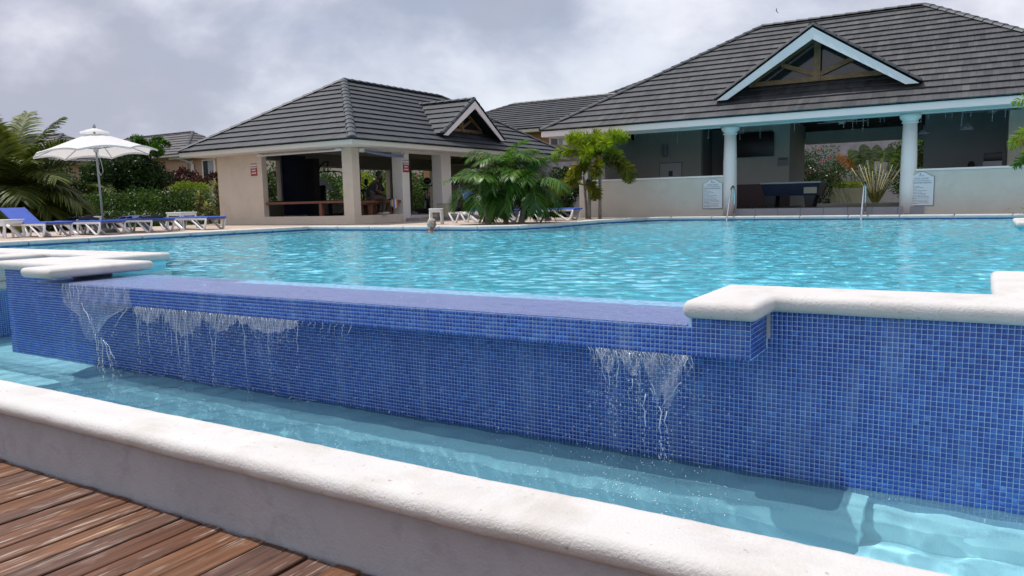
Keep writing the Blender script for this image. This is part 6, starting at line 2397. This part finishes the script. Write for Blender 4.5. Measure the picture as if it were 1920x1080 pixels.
# person behind the bar: only the head and shoulders rise over the counter
t = empty('person', 'dark haired person seen from behind low over the right bar wall', 'person', None, (-0.27, 23.7, 0), R(100))
V = [(0, 0, 0.62), (0, 0, 0.85), (0, 0, 1.06), (0.01, 0, 1.13), (0.02, 0, 1.18), (0, 0.17, 1.03), (0.03, 0.2, 0.85), (0.12, 0.18, 0.72), (0, -0.17, 1.03), (0.03, -0.2, 0.85), (0.12, -0.18, 0.72)]
E_ = [(0, 1), (1, 2), (2, 3), (3, 4), (2, 5), (5, 6), (6, 7), (2, 8), (8, 9), (9, 10)]
skin_obj('body', V, E_, [(0.12, 0.15), (0.12, 0.15), (0.08, 0.12), 0.05, 0.05, 0.055, 0.042, 0.03, 0.055, 0.042, 0.03], 'skin_dark', t)
skin_obj('shirt', V[:3]+[V[5], V[8]], [(0, 1), (1, 2), (2, 3), (2, 4)], [(0.14, 0.17), (0.14, 0.17), (0.10, 0.14), 0.07, 0.07], 'cloth_black', t)
head(t, (0.02, 0, 1.31), 0.0, 'skin_dark', 'cloth_black', 0.01, 0.11)
part('stool_seat', 'maroon', mp_, (-0.5, -0.05, 23.5, 23.9, 0.46, 0.50), (-0.32, -0.22, 23.65, 23.75, 0.302, 0.46))

# swimmer
t = empty('person', 'grey haired swimmer with reddish shoulders seen in the far pool water', 'person', None, (-11.15, 14.5, 0), R(60))
V = [(-0.05, 0, -0.55), (-0.02, 0, -0.28), (0, 0, -0.055), (0.01, 0, 0.03), (0.02, 0, 0.08), (0, 0.17, -0.06), (0.1, 0.36, -0.05), (0.35, 0.42, -0.06), (0, -0.17, -0.06), (0.1, -0.36, -0.08), (0.3, -0.45, -0.10)]
skin_obj('body', V, E_, [(0.12, 0.15), (0.12, 0.16), (0.08, 0.13), 0.05, 0.05, 0.06, 0.045, 0.032, 0.06, 0.045, 0.032], 'skin_red', t)
skin_obj('swimsuit', V[:2], [(0, 1)], [(0.13, 0.16), (0.13, 0.17)], 'cloth_black', t)
head(t, (0.03, 0, 0.175), 0.0, 'skin_red', 'hair_grey', 0.015, 0.115)

# ------------------------------------------------------------------ falling water
FY = 3.905
def strand(mb, x, z0, z1, lean, wd, seed, y0=FY):
    random.seed(seed)
    n = max(4, int((z0-z1)/0.03))
    pts, rr_ = [], []
    for i in range(n+1):
        u = i/n
        xx = x + lean*u + 0.008*math.sin(u*13+seed) + 0.004*math.sin(u*31+seed*2)
        pts.append((xx, y0-0.03*u+0.004*math.sin(u*19+seed), z0+(z1-z0)*u))
        rr_.append(wd*(0.45+0.55*abs(math.sin(u*PI*n*0.23+seed)))*(1-0.35*u))
    cut = max(2, int(len(pts)*0.62)) if (z0-z1) > 0.12 else len(pts)
    mb.tube(pts[:cut], [q*0.8 for q in rr_[:cut]], 5)
    for i in range(cut-1, n+1):
        u = (i-cut)/max(1, n-cut)
        for q in range(3):
            if random.random() < 0.85:
                sp = 0.004+0.018*max(0, u)
                r_ = wd*random.uniform(0.35, 1.1)
                c_z = pts[i][2]-0.03*random.random()
                if c_z > BZ:
                    mb.ball((pts[i][0]+random.gauss(0, sp), pts[i][1]+random.gauss(0, sp*0.6), c_z), r_*0.8, 5, .5, (0.8, 0.8, random.uniform(1.0, 2.6)))
    for i in range(int(3+5*random.random())):
        zz = z1 - random.random()**1.3*0.25
        if zz > BZ:
            mb.ball((x+lean*1.1+random.uniform(-.04, .04), y0-0.03+random.uniform(-.03, .02), zz), random.uniform(0.0014, 0.0034), 5)


def curtain(mb, pts_top, pts_bot, y0=FY):
    """thin sheet between a top polyline and a bottom polyline (same count)"""
    n = len(pts_top)
    m_ = 7
    vs, fs = [], []
    for i in range(n):
        for j in range(m_+1):
            u = j/m_
            x = pts_top[i][0]*(1-u)+pts_bot[i][0]*u
            z = pts_top[i][1]*(1-u)+pts_bot[i][1]*u
            vs.append((x, y0-0.02*u+0.006*math.sin(x*40+u*5), z))
    for i in range(n-1):
        for j in range(m_):
            fs.append((i*(m_+1)+j, (i+1)*(m_+1)+j, (i+1)*(m_+1)+j+1, i*(m_+1)+j+1))
    mb.add(vs, fs)


t = empty('waterfall', 'thin sheets and strings of water spilling over the left part of the tiled lip', 'waterfall')
c_ = MB()
# clinging film over the lip face then a veil closing to a point
xs_ = np.linspace(-7.48, -6.40, 26)
curtain(c_, [(x, 0.0) for x in xs_], [(x+0.05*(i/25), -0.17) for i, x in enumerate(xs_)], 3.940)
ztop = -0.17
bot = []
for i, x in enumerate(xs_):
    u = i/25
    if u < 0.22:
        bot.append((x+0.12, -0.22-0.35*u*1.2))
    else:
        uu = (u-0.22)/0.78
        bot.append((-7.1+(x+7.1)*0.45-0.02, -0.30-0.22*math.sin(PI*min(1, uu*0.95+0.1))**0.8))
curtain(c_, [(x+0.05*(i/25), ztop) for i, x in enumerate(xs_)], bot, 3.925)
c_.build('water_sheet', 'fall', t, smooth=True, recalc=False)
s_ = MB()
for k, (x, z0, z1, ln, wd) in enumerate([(-7.46, 0.0, -0.22, 0.08, .004), (-7.40, 0.0, -0.28, 0.12, .004), (-7.33, 0, -0.33, 0.06, .005), (-7.25, 0, -0.27, -0.02, .004), (-7.2, 0, -0.31, 0.07, .004), (-7.1, 0, -0.2, -0.1, .004),
                                          (-7.05, 0, -0.17, 0.05, .003), (-6.9, 0, -0.17, 0.05, .003), (-6.75, 0, -0.17, 0.05, .003), (-6.6, 0, -0.17, 0.04, .003), (-6.45, 0, -0.2, 0.03, .003),
                                          (-7.15, -0.17, -0.52, 0.30, .007), (-7.0, -0.3, -0.80, 0.14, .007), (-6.86, -0.48, -0.84, 0.02, .008), (-6.83, -0.5, -0.82, 0.16, .008), (-6.80, -0.52, -0.78, 0.26, .006),
                                          (-6.42, -0.17, -0.52, -0.36, .005), (-6.9, -0.35, -0.8, -0.02, .006), (-6.76, -0.6, -0.86, 0.1, .005)]):
    strand(s_, x, z0, z1, ln, wd, k*7+1, 3.925)
s_.build('water_strings', 'drop', t, smooth=True, recalc=False)['kind'] = 'stuff'

t = empty('waterfall', 'long fringe of dripping water strings under the middle left of the lip', 'waterfall')
s_, c_ = MB(), MB()
random.seed(44)
x = -6.38
k = 0
groups = [(-6.35, -5.95, .26), (-5.95, -5.4, .42), (-5.4, -5.0, .28), (-5.0, -4.3, .22), (-4.3, -3.7, .07)]
for (a, b_, dp) in groups:
    n = int((b_-a)/(0.024 if a < -4.35 else 0.06))
    for i in range(n):
        u = i/n
        L = dp*(0.35+0.65*math.sin(PI*u))*random.choice([0.4, 0.6, 0.8, 1.0, 1.3, 1.9])
        strand(s_, a+(b_-a)*u+random.uniform(-.01, .01), LZ+0.004, LZ-L, random.uniform(0.0, 0.06)*dp*3, random.uniform(0.0018, 0.0036), k, 3.935)
        k += 1
    xs_ = np.linspace(a, b_, 12)
    if a < -4.35:
        curtain(c_, [(q, LZ+0.003) for q in xs_], [(q+0.03, LZ-dp*(0.25+0.35*abs(math.sin(j*1.7)))*math.sin(PI*(j+1)/13)) for j, q in enumerate(xs_)], 3.938)
for (x, z1, ln) in [(-6.29, -0.70, .02), (-6.15, -0.74, .05), (-5.75, -0.82, .05), (-5.62, -0.80, -.02), (-5.30, -0.86, .03), (-5.22, -0.76, -.05), (-4.9, -0.84, .04), (-4.62, -0.6, .03), (-4.3, -0.55, .02)]:
    strand(s_, x, LZ, z1, ln, 0.0042, k, 3.93)
    k += 1
s_.build('water_strings', 'drop', t, smooth=True, recalc=False)['kind'] = 'stuff'
c_.build('water_sheet', 'fall', t, smooth=True, recalc=False)

t = empty('waterfall', 'ragged hanging curtain of water with holes under the right end of the lip', 'waterfall')
s_, c_ = MB(), MB()
def sheet2(xa, xb, fn, n=22):
    xs_ = np.linspace(xa, xb, n)
    curtain(c_, [(q, LZ+0.003) for q in xs_], [fn((q-xa)/(xb-xa), q) for q in xs_], 3.935)
sheet2(-1.88, -1.76, lambda u, q: (q+0.04, LZ-0.12*math.sin(PI*u)**0.7-0.01))
sheet2(-1.76, -1.62, lambda u, q: (q+0.05+0.02*(1-u), LZ-0.13*math.sin(PI*u)**0.8-0.01))
sheet2(-1.62, -1.30, lambda u, q: (q*0.75-1.48*0.25+0.02, LZ-(0.30*math.sin(PI*min(1, u*1.02))**0.9*(1-0.35*math.exp(-((u-0.45)/0.07)**2)))-0.015), 30)
for k2 in range(34):
    u = k2/33
    x = -1.90+0.60*u
    strand(s_, x, LZ+0.003, LZ-random.uniform(0.03, 0.10), 0.03, 0.0022, 300+k2, 3.93)
for (x, z0, z1, ln, wd) in [(-1.84, -0.17, -0.46, .09, .003), (-1.78, -0.2, -0.52, .02, .003), (-1.72, -0.17, -0.50, .01, .004), (-1.66, -0.17, -0.40, .10, .003), (-1.60, -0.2, -0.55, .04, .003), (-1.56, -0.40, -0.70, .01, .005),
                            (-1.52, -0.36, -0.52, .06, .003), (-1.47, -0.46, -0.76, .02, .006), (-1.46, -0.46, -0.30, .12, .003), (-1.44, -0.48, -0.72, .03, .005), (-1.32, -0.17, -0.30, -.01, .003), (-1.62, -0.32, -0.46, -0.04, .004), (-1.53, -0.32, -0.46, .08, .0035)]:
    strand(s_, x, z0, z1, ln, wd, int(x*-1000), 3.92)
s_.build('water_strings', 'drop', t, smooth=True, recalc=False)['kind'] = 'stuff'
c_.build('water_sheet', 'fall', t, smooth=True, recalc=False)

# flying drops and foam
m_ = MB()
random.seed(90)
for k in range(1500):
    x = random.choice([random.gauss(-5.7, 1.0), random.gauss(-3.0, 1.3), random.gauss(-1.6, 0.3), random.uniform(-6.8, -0.9)])
    if not -7.6 < x < -0.9:
        continue
    z = LZ - random.random()**0.8*0.7
    m_.ball((x, FY+random.uniform(-0.10, 0.05), z), random.choice([0.0012, 0.0018, 0.0026, 0.0034]), 4)
o = m_.build('spray_drops', 'drop', None, smooth=True, recalc=False)
tag(o, 'fine spray of drops falling in front of the blue mosaic', 'water drops', kind='stuff')
m_ = MB()
for k in range(1700):
    q = random.random()
    if q < 0.45:
        x, y = random.gauss(-6.2, 0.75), random.gauss(3.55, 0.30)
    elif q < 0.8:
        x, y = random.uniform(-5.4, -1.0), random.gauss(3.62, 0.14)
    elif q < 0.9:
        x, y = random.gauss(-5.55, 0.28), random.gauss(3.1, 0.10)
    else:
        x, y = random.gauss(-1.6, 0.3), random.gauss(3.75, 0.12)
    if not (-8.5 < x < -0.7 and 2.5 < y < 4.25):
        continue
    m_.ball((x, y, BZ+random.uniform(0.0, 0.010)), random.choice([0.0012, 0.0016, 0.0022, 0.0032]), 4, sq=(1.5, 1.5, 0.7))
o = m_.build('foam', 'foam', None, smooth=True, recalc=False)
tag(o, 'foam and bubbles floating on the lower basin under the waterfalls', 'foam', kind='stuff')


sl.cycles.is_caustics_light = True
for o in bpy.data.objects:
    if o.name.startswith(('basin_water', 'pool_water')):
        o.cycles.is_caustics_caster = True
    if o.name.startswith(('basin_floor', 'trench_floor', 'pool_floor')):
        o.cycles.is_caustics_receiver = True
